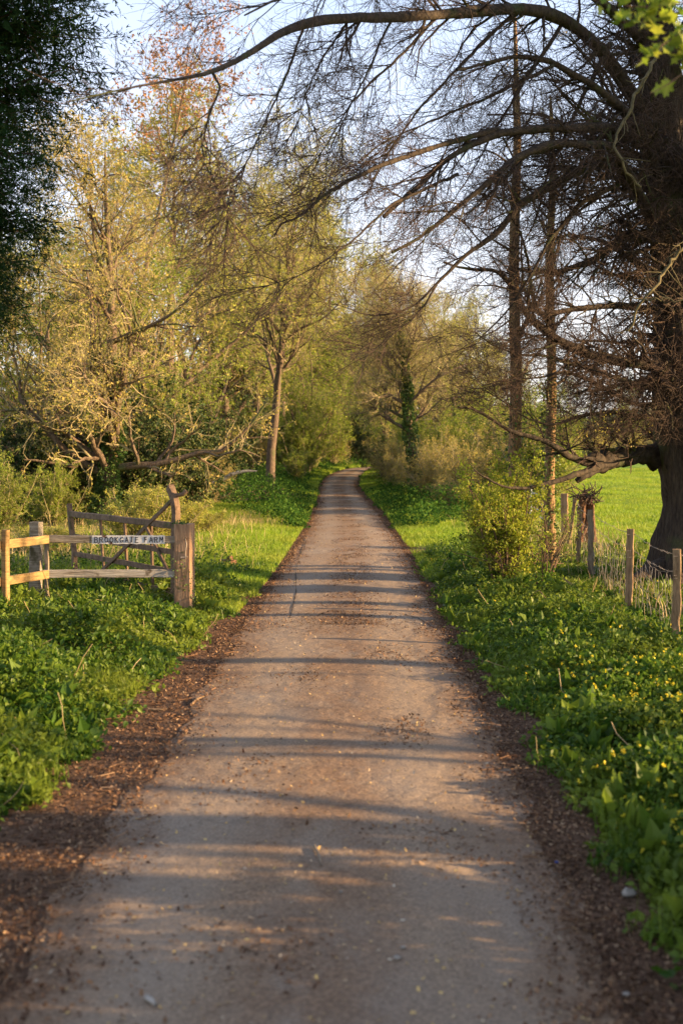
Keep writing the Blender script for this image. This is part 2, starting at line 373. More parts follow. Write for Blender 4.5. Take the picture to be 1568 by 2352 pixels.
# ---------------------------------------------------------------- ground and lane
def sheet(name, X, Y, Z, mat, attr=None, aname=None, smooth=True):
    ny, nx = X.shape; V = np.stack([X, Y, Z], -1).reshape(-1, 3); idx = np.arange(ny*nx).reshape(ny, nx)
    F = np.stack([idx[:-1, :-1], idx[:-1, 1:], idx[1:, 1:], idx[1:, :-1]], -1).reshape(-1, 4)
    me = mesh_from(name, V, F, [mat], None, smooth)
    if attr is not None:
        a = me.attributes.new(aname, 'FLOAT', 'POINT'); a.data.foreach_set('value', attr.ravel().astype(np.float32))
    o = bpy.data.objects.new(name, me); COL.objects.link(o); o['kind'] = 'structure'; return o

ys = np.concatenate([np.linspace(-30, 3, 40)[:-1], np.linspace(3, 30, 220)[:-1], np.linspace(30, 90, 160)[:-1], np.linspace(90, 220, 60)[:-1], np.linspace(220, 1500, 30)])
xs = np.concatenate([-np.geomspace(1200, 10, 40), np.linspace(-9.9, 9.9, 160), np.geomspace(10, 1200, 40)])
GX, GY = np.meshgrid(xs, ys); GZ = gz(GX, GY)
nzv = wav(GX, GY, .8, 5)*.12+wav(GX, GY, .25, 6)*.06
veg = sm((np.maximum(vl(GY)-GX, GX-vr(GY))+nzv-.05)/.35)
near_dark = 1-sm((GY-17)/8)          # under the leafy verge herbs the bare soil shows
veg = veg*(1-.85*near_dark*(GX < 4.2)*(GX > -6))
# worn earth at the field entrance, earth under the left trees
veg = veg*(1-.8*np.exp(-((GY-24.6+.1*(GX-2))/.8)**2)*(GX > 1)*(GX < 5))
veg = veg*(1-.8*sm((GY-31)/5)*sm((-GX-3.2)/2))
sheet('ground', GX, GY, GZ, ground_mat(), veg, 'veg')

ly = np.concatenate([np.linspace(-25, 3, 40)[:-1], np.linspace(3, 40, 300)[:-1], np.linspace(40, 145, 200)])
u = np.linspace(0, 1, 25)
eL = xl(ly)-.06+.03*np.sin(ly*1.7)+.04*np.sin(ly*4.1+1)+.02*np.sin(ly*11); eR = xr(ly)+.06+.03*np.sin(ly*1.3+2)+.04*np.sin(ly*3.7)+.02*np.sin(ly*9+1)
LX = eL[:, None]*(1-u)+eR[:, None]*u; LYY = np.repeat(ly[:, None], 25, 1)
LZ = .75*sm((LYY-32)/50)+.008+.03*(1-(2*u[None]-1)**2)
sheet('lane', LX, LYY, LZ, lane_mat(), np.repeat(u[None], len(ly), 0), 'across')
def lane_z(x, y):
    uu = (x-xl(y)+.1)/(xr(y)-xl(y)+.2); return .75*sm((y-32)/50)+.008+.03*(1-np.clip(2*uu-1, -1, 1)**2)

cm_ = MB(); rc = np.random.default_rng(77)
for pts in ([(712, 1195), (706, 1215), (700, 1240), (690, 1275), (688, 1290), (680, 1325), (683, 1345), (682, 1370), (674, 1400), (668, 1425)], [(690, 1275), (700, 1262), (704, 1245)], [(925, 1415), (960, 1425), (990, 1445)]):
    q = np.array([[(a-CXV)*CAMH/(b-HYV), FV*CAMH/(b-HYV), 0] for a, b in pts]); q = resample(q, 40); q[:, 0] += np.cumsum(rc.normal(0, .006, 40))*.6; q[:, 1] += rc.normal(0, .03, 40); q[:, 2] = lane_z(q[:, 0], q[:, 1])+.004
    w_ = .007*(1+.5*rc.standard_normal(40)).clip(.3, 2); T_ = np.gradient(q, axis=0); T_[:, 2] = 0; T_ = nrm(T_); S_ = np.stack([T_[:, 1], -T_[:, 0], 0*w_], 1)*w_[:, None]
    cm_.add(np.stack([q-S_, q+S_], 1).reshape(-1, 3), [[2*k, 2*k+1, 2*k+3, 2*k+2] for k in range(39)])
tag(cm_.build('lane_crack', [surfmat('crack_dirt', [(.03, .022, .016), (.07, .05, .035)], 20, bump=.1)]), kind='structure')
# ---------------------------------------------------------------- ground cover, grass, litter
rng = np.random.default_rng(11)
def scatter(rng, n, y0, y1, xa, xb, power=1.0):
    y = y0+(y1-y0)*rng.uniform(0, 1, n)**power; a = xa(y); b = xb(y); x = a+(b-a)*rng.uniform(0, 1, n)
    return x, y
def front(y, m=1.0): return .287*y+m      # half width of what the camera sees, with a margin

def cover(name, side, label, seed):
    rng = np.random.default_rng(seed); mb = MB()
    if side < 0: xa = lambda y: -front(y, 1.0); xb = lambda y: vl(y)+.06
    else: xa = lambda y: vr(y)-.06; xb = lambda y: np.maximum(front(y, 1.0), vr(y)+.5)
    n = 15000; x, y = scatter(rng, n, 4.0, 24.0, xa, xb, 1.15)
    y = y+0; edge = np.abs(x-(vl(y) if side < 0 else vr(y)))
    wob = .10*wav(x, y, .5, seed)+.05*wav(x, y, .2, seed+1)
    keep = (edge+wob > .03)
    if side < 0: keep &= (y < 17.2+1.2*wav(x, y, 1.5, 3)) | (rng.uniform(0, 1, n) < .12)
    else: keep &= (rng.uniform(0, 1, n) > .75*sm((x-front(y)+.8)*0))
    if side > 0: keep &= ~((np.abs(y-24.4) < .8) & (x < 4))
    x, y, edge = x[keep], y[keep], edge[keep]
    hgt = (.05+.17*sm(edge/.7))*(1+.45*wav(x, y, .7, seed+4)+.3*wav(x, y, .3, seed+5))
    hgt = hgt*(1-.6*sm((x-2.9)/.5))*(1-.5*np.exp(-((x+2.3)/1.3)**2-((y-14.9)/.9)**2))
    hgt = np.clip(hgt, .03, .42); z = gz(x, y)
    # each plant: several stems with leaves at different heights
    k = 11; px = np.repeat(x, k)+rng.normal(0, .055, len(x)*k); py = np.repeat(y, k)+rng.normal(0, .055, len(x)*k)
    hh = np.repeat(hgt, k)*rng.uniform(.15, 1.15, len(px)); pz = np.repeat(z, k)+hh
    pos = np.stack([px, py, pz], 1); s = .034
    big = rng.uniform(0, 1, len(pos)); typ = np.repeat(rng.uniform(0, 1, len(x))+.25*wav(x, y, .9, seed+8), k)
    pz += np.where(typ > .98, .06, 0); a = typ < .5; leaves(mb, rng, pos[a], .036, LEAF_ROUND, 0, up=1.6, jit=.45)
    b = (typ >= .5) & (typ < .9); leaves(mb, rng, pos[b], .055, LEAF, 0, up=1.3, jit=.45)
    c = typ >= .9; blades(mb, rng, np.stack([px[c], py[c], np.repeat(z, k)[c]], 1), .17, .007, 0)
    # broad leaves (dock and arum) here and there
    q = rng.uniform(0, 1, len(x)) < .016
    bp = np.repeat(np.stack([x[q], y[q], z[q]+hgt[q]*.75], 1), 5, 0); leaves(mb, rng, bp, .15, LEAF_ROUND if 0 else LEAF, 0, up=1.0, jit=.35, dirs=np.repeat([[0, 0, .7]], len(bp), 0))
    # stems
    qs = rng.integers(0, len(x), 2500); d = np.zeros((2500, 3)); d[:, 2] = 1
    st = grow(rng, np.stack([x[qs], y[qs], z[qs]], 1), d, hgt[qs]*1.25, 4, .25); tubes(mb, st, np.full((2500, 4), .0018), 3, 0)
    # thin dry stalks
    ns = 55; qd = rng.integers(0, len(x), ns); d = np.zeros((ns, 3)); d[:, 2] = 1; d[:, 0] = rng.normal(0, .8, ns)
    st = grow(rng, np.stack([x[qd], y[qd], z[qd]], 1), d, hgt[qd]+rng.uniform(.1, .35, ns), 5, .22); tubes(mb, st, np.full((ns, 5), .0032), 4, 1)
    if side > 0:
        w = np.exp(-((x-2.0-.15*(y-6))/.9)**2)*(y < 12)*(wav(x, y, .8, 44) > -.25); fl = rng.uniform(0, 1, len(x)) < .22*w+.008
        fp = np.stack([x[fl], y[fl], z[fl]+hgt[fl]*1.1+.015], 1); fp = np.repeat(fp, 6, 0)+rng.normal(0, .004, (fl.sum()*6, 3))
        leaves(mb, rng, fp, .017, LEAF_ROUND, 2, up=3, jit=.2)
    o = mb.build(name, [M['cover'], M['straw'], M['flower']], smooth=False)
    return tag(o, label, 'ground cover', kind='stuff')
cover('ground_cover', -1, 'low leafy herbs and nettles covering the left verge below the timber fence', 21)
cover('ground_cover', 1, 'low leafy herbs with yellow flowers covering the right verge beside the wire fence', 22)

mb = MB(); rng = np.random.default_rng(5)
n = 170000; x, y = scatter(rng, n, 14.0, 46.0, lambda y: -np.minimum(front(y, .6), 10), lambda y: vl(y)+.04, 1.0)
k = (y > 16.0+1.3*wav(x, y, 1.5, 3)) & ~((y > 34) & (x < -5)) ; x, y = x[k], y[k]
blades(mb, rng, np.stack([x, y, gz(x, y)], 1), .075*(1+.5*np.mean(1)), .011, 0, .7)
n = 70000; x, y = scatter(rng, n, 19, 60, lambda y: vr(y)-.04, lambda y: vr(y)+3.0, .9); k = ~((np.abs(y-24.6+.1*(x-2)) < .65+.2*wav(x, y, .5, 8)) & (x < 4.5)); x, y = x[k], y[k]
blades(mb, rng, np.stack([x, y, gz(x, y)], 1), .13, .014, 0, .6)
n = 150000; x, y = scatter(rng, n, 14, 75, lambda y: np.full_like(y, 4.3), lambda y: np.maximum(front(y, 1.2), 5.2), .8)
cl = wav(x, y, 2.5, 9)
hh = .09+.07*np.clip(cl, 0, 1)
for a, b, h in ((-9, 0, .08), (0, .5, .13), (.5, 9, .19)):
    q = (cl >= a) & (cl < b); blades(mb, rng, np.stack([x[q], y[q], gz(x[q], y[q])], 1), h, .016, 0, .7)
n = 60000; x, y = scatter(rng, n, 40, 95, lambda y: vl(y)-2.5, lambda y: vl(y)+.05, .9); blades(mb, rng, np.stack([x, y, gz(x, y)], 1), .16, .04, 0, .6)
n = 40000; x, y = scatter(rng, n, 45, 95, lambda y: vr(y)-.05, lambda y: vr(y)+2.5, .9); blades(mb, rng, np.stack([x, y, gz(x, y)], 1), .11, .04, 0, .6)
fb = MB(); rf = np.random.default_rng(55)
for sd_, n in ((-1, 30000), (1, 34000)):
    y = 31+64*rf.uniform(0, 1, n)**.9; t = rf.uniform(0, 1, n); wdt = (.6+2.6*sm((y-31)/10)) if sd_ < 0 else (.8+2.4*sm((y-28)/10)); e = vl(y) if sd_ < 0 else vr(y)
    x = e+sd_*(t*wdt-.05+.15*wav(y, y*0, 1.2, 7)); h = (.15+.55*sm(t*1.6)*(1+.5*wav(x, y, 1.5, 31)))*sm((y-29)/5)*(1-(.78 if sd_ > 0 else .45)*sm((y-46)/10)*sm((95-y)/10)*sm((2.6-t*wdt)/1.6))
    leaves(fb, rf, np.stack([x, y, gz(x, y)+h*rf.uniform(.2, 1.1, n)], 1), .085, LEAF, 0, up=1.0, jit=.5)
tag(fb.build('bank_herbs', [M['bank']]), 'knee high dark green herbs on both banks where the lane narrows toward the bend', 'herbs', kind='stuff')
tag(mb.build('grass', [M['grass']]), 'bright green grass of the verges and the meadow beyond the wire fence', 'grass', kind='stuff')

mb = MB(); rng = np.random.default_rng(6)       # dry grass by the left trees, along the fence line
for (cx, cy, sx, sy, n, h) in ((-6.5, 24, 2.2, 2.5, 2600, .38), (-5.2, 21, 1.2, 1.2, 500, .3), (-4.8, 30, 1.2, 1.5, 1300, .3), (-8, 19, 1.6, 2, 900, .4), (4.0, 15.5, .25, 4.5, 260, .3), (4.6, 26, .8, 3, 900, .38), (-3, 33, .8, 1.5, 700, .25)):
    x = rng.normal(cx, sx, n); y = rng.normal(cy, sy, n); k = (x < vl(y)-.3) | (x > vr(y)+1); x, y = x[k], y[k]
    blades(mb, rng, np.stack([x, y, gz(x, y)], 1), h, .012, 0, .5)
tag(mb.build('dry_grass', [M['straw']]), 'straw coloured dead grass tufts on the bank behind the gate and along the wire fence', 'dry grass', kind='stuff')

mb = MB(); rng = np.random.default_rng(7)
def on_ground(x, y):
    inl = (x > xl(y)-.08) & (x < xr(y)+.08)
    return np.where(inl, lane_z(x, y)+.004, gz(x, y)+.004)
for side in (-1, 1):
    n = 56000; y = 3.6+(60-3.6)*rng.uniform(0, 1, n)**1.9; e = xl(y) if side < 0 else xr(y); v = vl(y) if side < 0 else vr(y)
    t = rng.beta(1.6, 1.4, n)*1.25-.2 ; x = v+(e-v)*t - side*np.abs(rng.normal(0, .25, n))*(rng.uniform(0, 1, n) < .45)
    k = np.abs(x-(v+e)/2) < np.abs(v-e)/2+.3+.25*wav(x, y, .6, 12); x, y = x[k], y[k]
    leaves(mb, rng, np.stack([x, y, on_ground(x, y)+rng.uniform(0, .012, len(x))], 1), .0145, CHIP, 0, up=1.8, jit=.85, dirs=np.stack([rng.normal(0, 1, len(x)), rng.normal(0, 1, len(x)), np.zeros(len(x))], 1))
n = 26000; y = 14+50*rng.uniform(0, 1, n)**1.3; c = (xl(y)+xr(y))/2; x = c+.05+rng.normal(0, .24, n); k = wav(x, y, .9, 15)+.4*wav(x, y, .3, 16) > -.1; x, y = x[k], y[k]
leaves(mb, rng, np.stack([x, y, on_ground(x, y)], 1), .018, CHIP, 0, up=4, jit=.6, dirs=np.stack([rng.normal(0, 1, len(x)), rng.normal(0, 1, len(x)), np.zeros(len(x))], 1))
for (cx, cy, sx, sy, n) in ((.42, 8.7, .12, .12, 260), (.55, 9.0, .1, .08, 120), (-.35, 10.9, .16, .18, 260), (.5, 12.0, .18, .16, 420), (-.6, 7.5, .22, .22, 260), (.5, 6.3, .25, .12, 260), (0, 14.3, .8, .28, 1500), (-1.0, 4.9, .25, .2, 260), (-.3, 4.9, .15, .1, 160)):
    x = rng.normal(cx, sx, n); y = rng.normal(cy, sy*2, n); leaves(mb, rng, np.stack([x, y, on_ground(x, y)], 1), .02, CHIP, 0, up=4, jit=.6, dirs=np.stack([rng.normal(0, 1, n), rng.normal(0, 1, n), np.zeros(n)], 1))
n = 3600; y = 4+24*rng.uniform(0, 1, n)**1.3; x = xl(y)+(xr(y)-xl(y))*rng.uniform(0, 1, n)
leaves(mb, rng, np.stack([x, y, on_ground(x, y)+.002], 1), .013, CHIP, 1, up=3, jit=.85, dirs=np.stack([rng.normal(0, 1, n), rng.normal(0, 1, n), np.zeros(n)], 1))
# bits of twig and bark among the litter
n = 900; y = 3.8+22*rng.uniform(0, 1, n)**1.6; sd = rng.uniform(0, 1, n) < .5; x = np.where(sd, vl(y)+(xl(y)-vl(y))*rng.uniform(-.1, 1.1, n), vr(y)+(xr(y)-vr(y))*rng.uniform(-.1, 1.1, n))
d = np.stack([rng.normal(0, 1, n), rng.normal(0, 1, n), np.zeros(n)], 1); pl = grow(rng, np.stack([x, y, on_ground(x, y)+.008], 1), d, rng.uniform(.03, .17, n), 4, .12); pl[:, :, 2] = on_ground(pl[:, :, 0], pl[:, :, 1])+.008
tubes(mb, pl, np.repeat(rng.uniform(.0015, .005, n)[:, None], 4, 1), 4, 0)
tag(mb.build('leaf_litter', [M['litter'], M['bits']]), 'brown leaf litter, bark chips and yellow catkins strewn along both edges of the lane', 'leaf litter', kind='stuff')

# ---------------------------------------------------------------- trees
def make_tree(name, seed, H, r0, nl, n2, n3, n4, nleaf, lsize, bark, twig, leafm, label, cat='tree', t0=.25, ang=(30, 65), lenf=.42, lean=(0, 0), trop=.06, group=None, fork=1, tmpl=LEAF, wob=.13, ivy=0, leafup=.3, thin=1.0, spread=1.0, droop=0.0):
    rng = np.random.default_rng(seed); root = empty(name, (0, 0, 0), label, cat, group)
    base = np.zeros((fork, 3)); base[:, 2] = -.25
    if fork > 1: base[:, :2] = rng.normal(0, r0*.9, (fork, 2))
    d = np.zeros((fork, 3)); d[:, 2] = 1; d[:, 0] = lean[0]+rng.normal(0, .16*(fork > 1), fork); d[:, 1] = lean[1]+rng.normal(0, .16*(fork > 1), fork)
    L0 = pl0 = grow(rng, base, d, np.full(fork, H*.9)*rng.uniform(.85, 1.0, fork), 14, .05, (0, 0, .05))
    R0 = r0/fork**.45*np.interp(np.linspace(0, 1, 14), [0, .06, .5, 1], [1.35, 1, .6, .12])[None]*np.ones((fork, 1))
    L1, R1 = spawn(rng, L0, R0, nl//fork, t0, .95, ang, H*lenf*spread, 9, wob, (0, 0, trop), .6, .22, shrink=.5)
    L2, R2 = spawn(rng, L1, R1, n2, .15, 1, (25, 60), H*lenf*.45, 7, wob*1.3, (0, 0, trop*.8-droop), .6, .3, shrink=.45, rmin=.007*thin)
    L3, R3 = spawn(rng, L2, R2, n3, .1, 1, (25, 70), H*lenf*.22, 5, wob*1.6, (0, 0, trop*.5-droop), .55, .4, shrink=.3, rmin=.0045*thin)
    t = MB(); tubes(t, L0, R0, 12, 0, .03, rng); tubes(t, L1, R1, 7, 0)
    t.build('trunk', [bark], root, smooth=True)
    c = MB(); tubes(c, L2, R2, 4, 0); tubes(c, L3, R3, 3, 1)
    last = L3
    if n4:
        L4, R4 = spawn(rng, L3, R3, n4, .15, 1, (25, 75), H*lenf*.10, 4, wob*2, (0, 0, 0), .6, .5, rmin=.003*thin); tubes(c, L4, R4, 3, 1); last = L4
    if nleaf: leaves(c, rng, pick(rng, last, nleaf, .2)+rng.normal(0, .03, (nleaf, 3)), lsize, tmpl, 2, up=leafup, jit=.4)
    c.build('crown', [bark, twig, leafm], root)
    if ivy: ivy_on(root, rng, L0[0], R0[0], ivy, 6500)
    return root

def ivy_on(root, rng, pl, rad, zmax, n, thick=.15, name='ivy'):
    L = root.location; i = MB(); f = rng.uniform(0, 1, n); zt = pl[:, 2]
    z = (zmax*f**.9); px = np.interp(z, zt, pl[:, 0]); py = np.interp(z, zt, pl[:, 1]); rr = np.interp(z, zt, rad)
    th = rng.uniform(0, 2*PI, n); q = rr+thick*rng.uniform(.0, 1, n)*(1-.6*f)*(1+.5*np.sin(z*4+th*2))
    pos = np.stack([px+q*np.cos(th), py+q*np.sin(th), z], 1)+np.array(L)
    leaves(i, rng, pos, .065, LEAF_ROUND, 0, up=.2, jit=.4, dirs=np.stack([np.cos(th), np.sin(th), -.6+0*th], 1)); i.build(name, [M['ivy']], root)

def make_shrub(name, seed, H, W, stems, nleaf, lsize, bark, leafm, label, cat='shrub', group=None, tmpl=LEAF, n2=9, n3=7, up=.1, low=.15):
    rng = np.random.default_rng(seed); root = empty(name, (0, 0, 0), label, cat, group)
    th = rng.uniform(0, 2*PI, stems); sp = rng.uniform(.05, 1, stems)*W/H
    base = np.stack([np.cos(th)*sp*.25, np.sin(th)*sp*.25, np.full(stems, -.1)], 1); d = np.stack([np.cos(th)*sp, np.sin(th)*sp, np.ones(stems)], 1)
    L0 = grow(rng, base, d, H*rng.uniform(.6, 1.1, stems), 8, .09, (0, 0, .02)); R0 = (.008+.006*H)*np.linspace(1, .3, 8)[None]*np.ones((stems, 1))
    L1, R1 = spawn(rng, L0, R0, n2, low, 1, (25, 70), H*.36, 6, .2, (0, 0, up*.3), .6, .4, rmin=.004)
    L2, R2 = spawn(rng, L1, R1, n3, .1, 1, (25, 75), H*.16, 4, .25, (0, 0, 0), .6, .5, rmin=.0025)
    s = MB(); tubes(s, L0, R0, 5, 0); s.build('stems', [bark], root, smooth=True)
    c = MB(); tubes(c, L1, R1, 4, 0); tubes(c, L2, R2, 3, 0)
    if nleaf: leaves(c, rng, pick(rng, L2, nleaf, .1)+rng.normal(0, .02, (nleaf, 3)), lsize, tmpl, 1, up=.3, jit=.4)
    c.build('foliage', [bark, leafm], root)
    return root

def put(root, x, Y, rz=0, sc=1.0):
    X = (x-CXV)*Y/FV; root.location = (X, Y, float(gz(X, Y))); root.rotation_euler = (0, 0, rz); root.scale = sc if isinstance(sc, tuple) else (sc,)*3
    return root
def dup(root, x, Y, rz, sc, label, group=None, name=None):
    X = (x-CXV)*Y/FV; return copy_thing(root, (X, Y, float(gz(X, Y))), rz, sc, label, group, name)

# --- left side, from near to far
G1 = 'young leafing trees lining the lane'
tA = make_tree('field_maple', 101, 11.0, .2, 24, 9, 7, 3, 15000, .07, M['bark'], M['twig_gold'], M['lit_gold'], 'gnarled golden budding tree with ivy round its base, behind the timber gate', t0=.14, ang=(35, 85), lenf=.42, wob=.17, group=None, thin=1.2, fork=1, ivy=4.2)
put(tA, 240, 30, .4)
ivy_on(tA, np.random.default_rng(3), np.array([[tA.location[0], tA.location[1], 0], [tA.location[0]+.1, tA.location[1], 5.0]])-np.array(tA.location)*np.array([1, 1, 0]), np.array([.3, .2]), 4.5, 6000, .35) if 0 else None
tB = make_tree('lane_tree', 102, 16.0, .22, 20, 9, 7, 3, 17000, .085, M['bark'], M['twig_gold'], M['lit_yel'], 'tall tree with a bare grey trunk forking above the left verge of the lane', t0=.27, ang=(22, 60), lenf=.42, group=None, thin=1.6, lean=(.0, 0))
put(tB, 622, 50, 4.7, .93)
tC = make_tree('ash_tree', 103, 15.0, .24, 22, 9, 7, 3, 22000, .1, M['bark'], M['twig_gold'], M['lit_yel'], 'tall yellow green tree directly behind the ivy tree, its crown the highest on the left', t0=.22, ang=(28, 65), lenf=.38, group=G1, thin=1.5)
put(tC, 400, 42, 1.0)
tD = make_tree('hazel_tree', 104, 9.0, .14, 18, 9, 8, 3, 15000, .08, M['bark'], M['twig_gold'], M['lit_grn'], 'spring green tree low behind the left verge, left of the forked grey trunk', t0=.15, ang=(30, 75), lenf=.42, fork=4, group=G1, thin=1.4)
put(tD, 480, 60, 0, 1.25)
tE = make_tree('bare_tree', 105, 9.5, .13, 18, 9, 8, 3, 10000, .065, M['bark'], M['twig_gold'], M['lit_yel'], 'slim barely budding tree on the right of the lane beyond the ivy-clad one', t0=.22, ang=(25, 60), lenf=.4, group=G1, thin=1.5)
put(tE, 1040, 56, 0, 1.0)
for src, x, Y, rz, s, lab in (
    (tD, 60, 33, 1.7, .95, 'green leafing tree at the far left edge beside the ivy tree'),
    (tE, -60, 31, 2.0, 1.0, 'thin golden twigged tree cut by the left border of the photo'),
    (tE, 140, 36, 4.0, 1.0, 'thin golden twigged tree seen through the gap left of the ivy tree'),
    (tC, 250, 48, 3.3, 1.0, 'tall yellow green tree rising beside the dark conifer'),
    (tC, 520, 60, 5.0, 1.1, 'yellow green tree showing between the tall crown and the bare grey trunk'),
    (tD, 330, 38, 2.8, 1.0, 'spring green tree filling the gap right of the ivy tree'),
    (tB, 655, 75, .7, 1.22, 'yellow tree crown directly behind the forked grey trunk'),
    (tC, 730, 92, 4.1, 1.5, 'yellow crowned tree behind the bend, left of the lane end'),
    (tD, 700, 66, 1.1, 1.15, 'bright green low tree leaning over the left side of the bend'),
    (tD, 765, 90, 4.4, 1.3, 'green tree closing the view above the bend of the lane'),
    (tE, 800, 98, 2.2, 1.35, 'thin tree right above the far end of the lane'),
    (tC, 835, 108, 2.6, 1.35, 'rounded tree crown far behind, right of the lane end'),
    (tB, 905, 84, 1.9, .85, 'yellow tree behind the ivy-clad trunk'),
    (tE, 985, 70, 3.0, 1.2, 'thin budding tree just right of the ivy-clad trunk'),
    (tC, 1080, 88, .5, .85, 'pale yellow tree behind the two slim trunks'),
    (tE, 1130, 66, 1.3, .95, 'slim budding tree seen left of the two slim trunks'),
    (tD, 1010, 98, 1.2, 1.35, 'green tree far behind the right hedge'),
    (tC, 1190, 110, 1.2, .62, 'low yellow tree far beyond the steel gate'),
    (tE, 880, 62, 5.3, 1.05, 'thin budding tree leaning over the right side of the bend'),
    (tD, 1290, 120, 2.2, 1.0, 'small green tree at the far side of the meadow'),
    (tD, 705, 82, 2.1, 1.95, 'broad tall green tree right behind the left hedge of the bend'), (tC, 600, 68, .6, 1.12, 'tall yellow green tree right behind the slim forked trunk'),
    (tD, 620, 100, 3.9, 1.6, 'broad green tree far behind the forked trunk'),
    (tD, 440, 56, 5.5, 1.4, 'broad green tree behind the tall yellow green one'),
    (tB, 160, 62, 5.5, .85, 'yellow tree far back on the left between golden twigs'),
    (tD, 1440, 140, 3.1, 1.1, 'small green tree beyond the meadow, left of the old trunk')):
    dup(src, x, Y, rz, s, lab, G1)

# ivy-clad tree right of the lane
tI = make_tree('ivy_tree', 111, 9.6, .19, 22, 10, 10, 4, 12000, .055, M['bark'], M['twig_gold'], M['lit_yel'], 'ivy-clad tree with a bare golden foot on the right verge of the lane', t0=.33, ang=(25, 60), lenf=.42, group=None, thin=1.4, lean=(-.02, 0), ivy=6.2)
put(tI, 955, 45.5, 1.0)

# ivy on the gnarled left tree
def ivy_mass(root, seed, blobs, n, size, mat, name='ivy'):
    rng = np.random.default_rng(seed); i = MB()
    for (x, y, Y, rx, ry, rz) in blobs:
        c = P(x, y, Y); q = nrm(rng.standard_normal((n, 3)))*rng.uniform(.55, 1, (n, 1))**.5
        q = q*(1+.3*np.sin(q[:, :1]*7+x)+.25*np.sin(q[:, 1:2]*9+q[:, 2:3]*8)); leaves(i, rng, c+q*np.array([rx, ry, rz]), size, LEAF_ROUND, 0, up=.5)
    o = i.build(name, [mat]); o.parent = root; o.matrix_parent_inverse = root.matrix_basis.inverted() if 0 else o.matrix_parent_inverse
    return o
# evergreen thicket below the left trees
hol = make_shrub('holly_bush', 121, 3.0, 2.2, 22, 24000, .055, M['bark'], M['holly'], 'dark evergreen bush under the golden ivy tree', group='evergreen bushes under the left trees', tmpl=LEAF_ROUND, n2=9, n3=8)
put(hol, 330, 32, 0, 1.0)
for x, Y, rz, s, lab in ((200, 31.5, 1, .8, 'dark evergreen bush left of the bramble mound'), (80, 31, 2, .95, 'dark evergreen bush at the far left under the thin trees'), (-20, 29, 3, .8, 'dark evergreen bush cut by the left border'),
    (420, 36, 4, 1.1, 'dark evergreen bush below the pale fallen bough'), (490, 52, 5, 1.1, 'dark evergreen bush left of the forked grey trunk'), (255, 36, 2.3, 1.3, 'taller evergreen bush behind the ivy tree'), (470, 52, 2.9, 1.3, 'dark evergreen bush set back behind the bank'), (140, 40, .9, 1.3, 'tall evergreen bush behind the left thicket')):
    dup(hol, x, Y, rz, s, lab, 'evergreen bushes under the left trees')
G2 = 'hedge bushes along the lane'
hz = make_shrub('hedge_bush', 122, 3.2, 2.0, 24, 20000, .06, M['twig_gold'], M['lit_grn'], 'yellow green hedge bush right of the forked grey trunk', group=G2, n2=9, n3=8)
put(hz, 695, 63, 0, (.75, .75, 1.1))
hb = make_shrub('twiggy_bush', 123, 2.6, 2.0, 26, 9000, .05, M['twig_gold'], M['lit_gold'], 'brown twiggy bush beside the ivy-clad trunk', group=G2, n2=10, n3=9)
put(hb, 1000, 43, 0, (1.1, 1.1, 1.0))
for src, x, Y, rz, s, lab in (
    (hz, 700, 69, 1, 1.35, 'bright hedge bush on the left where the lane starts to bend'), (hz, 705, 80, 2, 1.5, 'hedge bush on the outside of the bend'), (hz, 735, 92, 3, 1.6, 'hedge bush behind the outside of the bend'),
    (hol, 815, 104, 4.5, 2.3, 'big dark bush closing the tunnel at the lane end'), (hol, 765, 112, 1.5, 2.5, 'big dark bush behind the outside of the bend'),
    (hol, 790, 99, 4, 1.6, 'dark bush closing the lane end'), (hol, 838, 93, 2, 1.5, 'dark bush on the inside of the bend'), (hz, 770, 104, 5, 1.7, 'pale bush far behind the lane end'), (hz, 830, 108, 1, 1.7, 'tall bush over the vanishing lane'),
    (hol, 872, 74, 3, 1.05, 'dark green bush on the right where the lane vanishes'), (hb, 893, 62, 4, 1.05, 'brown hedge bush left of the ivy-clad trunk, far one'), (hb, 915, 53, 5, 1.0, 'brown hedge bush left of the ivy-clad trunk, near one'),
    (hb, 1050, 41, 1, .95, 'straw coloured bush between the ivy-clad trunk and the green shrub'), (hz, 1035, 50, 2, 1.0, 'yellow green bush behind the straw coloured one'), (hz, 1100, 52, 3, 1.0, 'yellow green bush behind the spring shrub'), (hb, 1090, 45, 2.6, .9, 'brown bush behind the spring shrub'),
    (hz, 960, 57, 2.6, 1.1, 'hedge bush right behind the ivy-clad trunk'), (hb, 570, 64, 2.5, 1.2, 'brown stemmed coppice bush left of the forked grey trunk'), (hz, 120, 28, 1.5, .5, 'low leafy bush behind the weathered fence post'), (hz, 0, 26, 3.5, .55, 'low leafy bush at the left border'),
    (hb, 480, 41, 3.9, .8, 'twiggy coppice stool beside the pale fallen bough'), (hz, 545, 66, 3.9, 1.3, 'pale hedge bush behind the coppice stems'), (hol, 640, 70, 2, 1.2, 'dark bush behind the forked trunk'), (hb, 765, 86, 2, 1.0, 'reddish stemmed bush at the outside of the bend'),
    (hz, 1160, 72, 1, 1.1, 'pale bush beyond the steel gate'), (hz, 1230, 95, 2, 1.0, 'pale bush at the near end of the far hedge'), (hb, 1300, 112, 4, 1.2, 'brown bush in the far hedge behind the leaning post'), (hb, 1380, 118, 3, 1.25, 'brown bush in the far hedge above the meadow'), (hb, 1450, 122, 1.2, 1.25, 'brown bush in the far hedge left of the old trunk'), (hb, 1530, 118, 2.2, 1.2, 'brown bush in the far hedge behind the old trunk')):
    dup(src, x, Y, rz, s, lab, G2, 'hedge_bush')

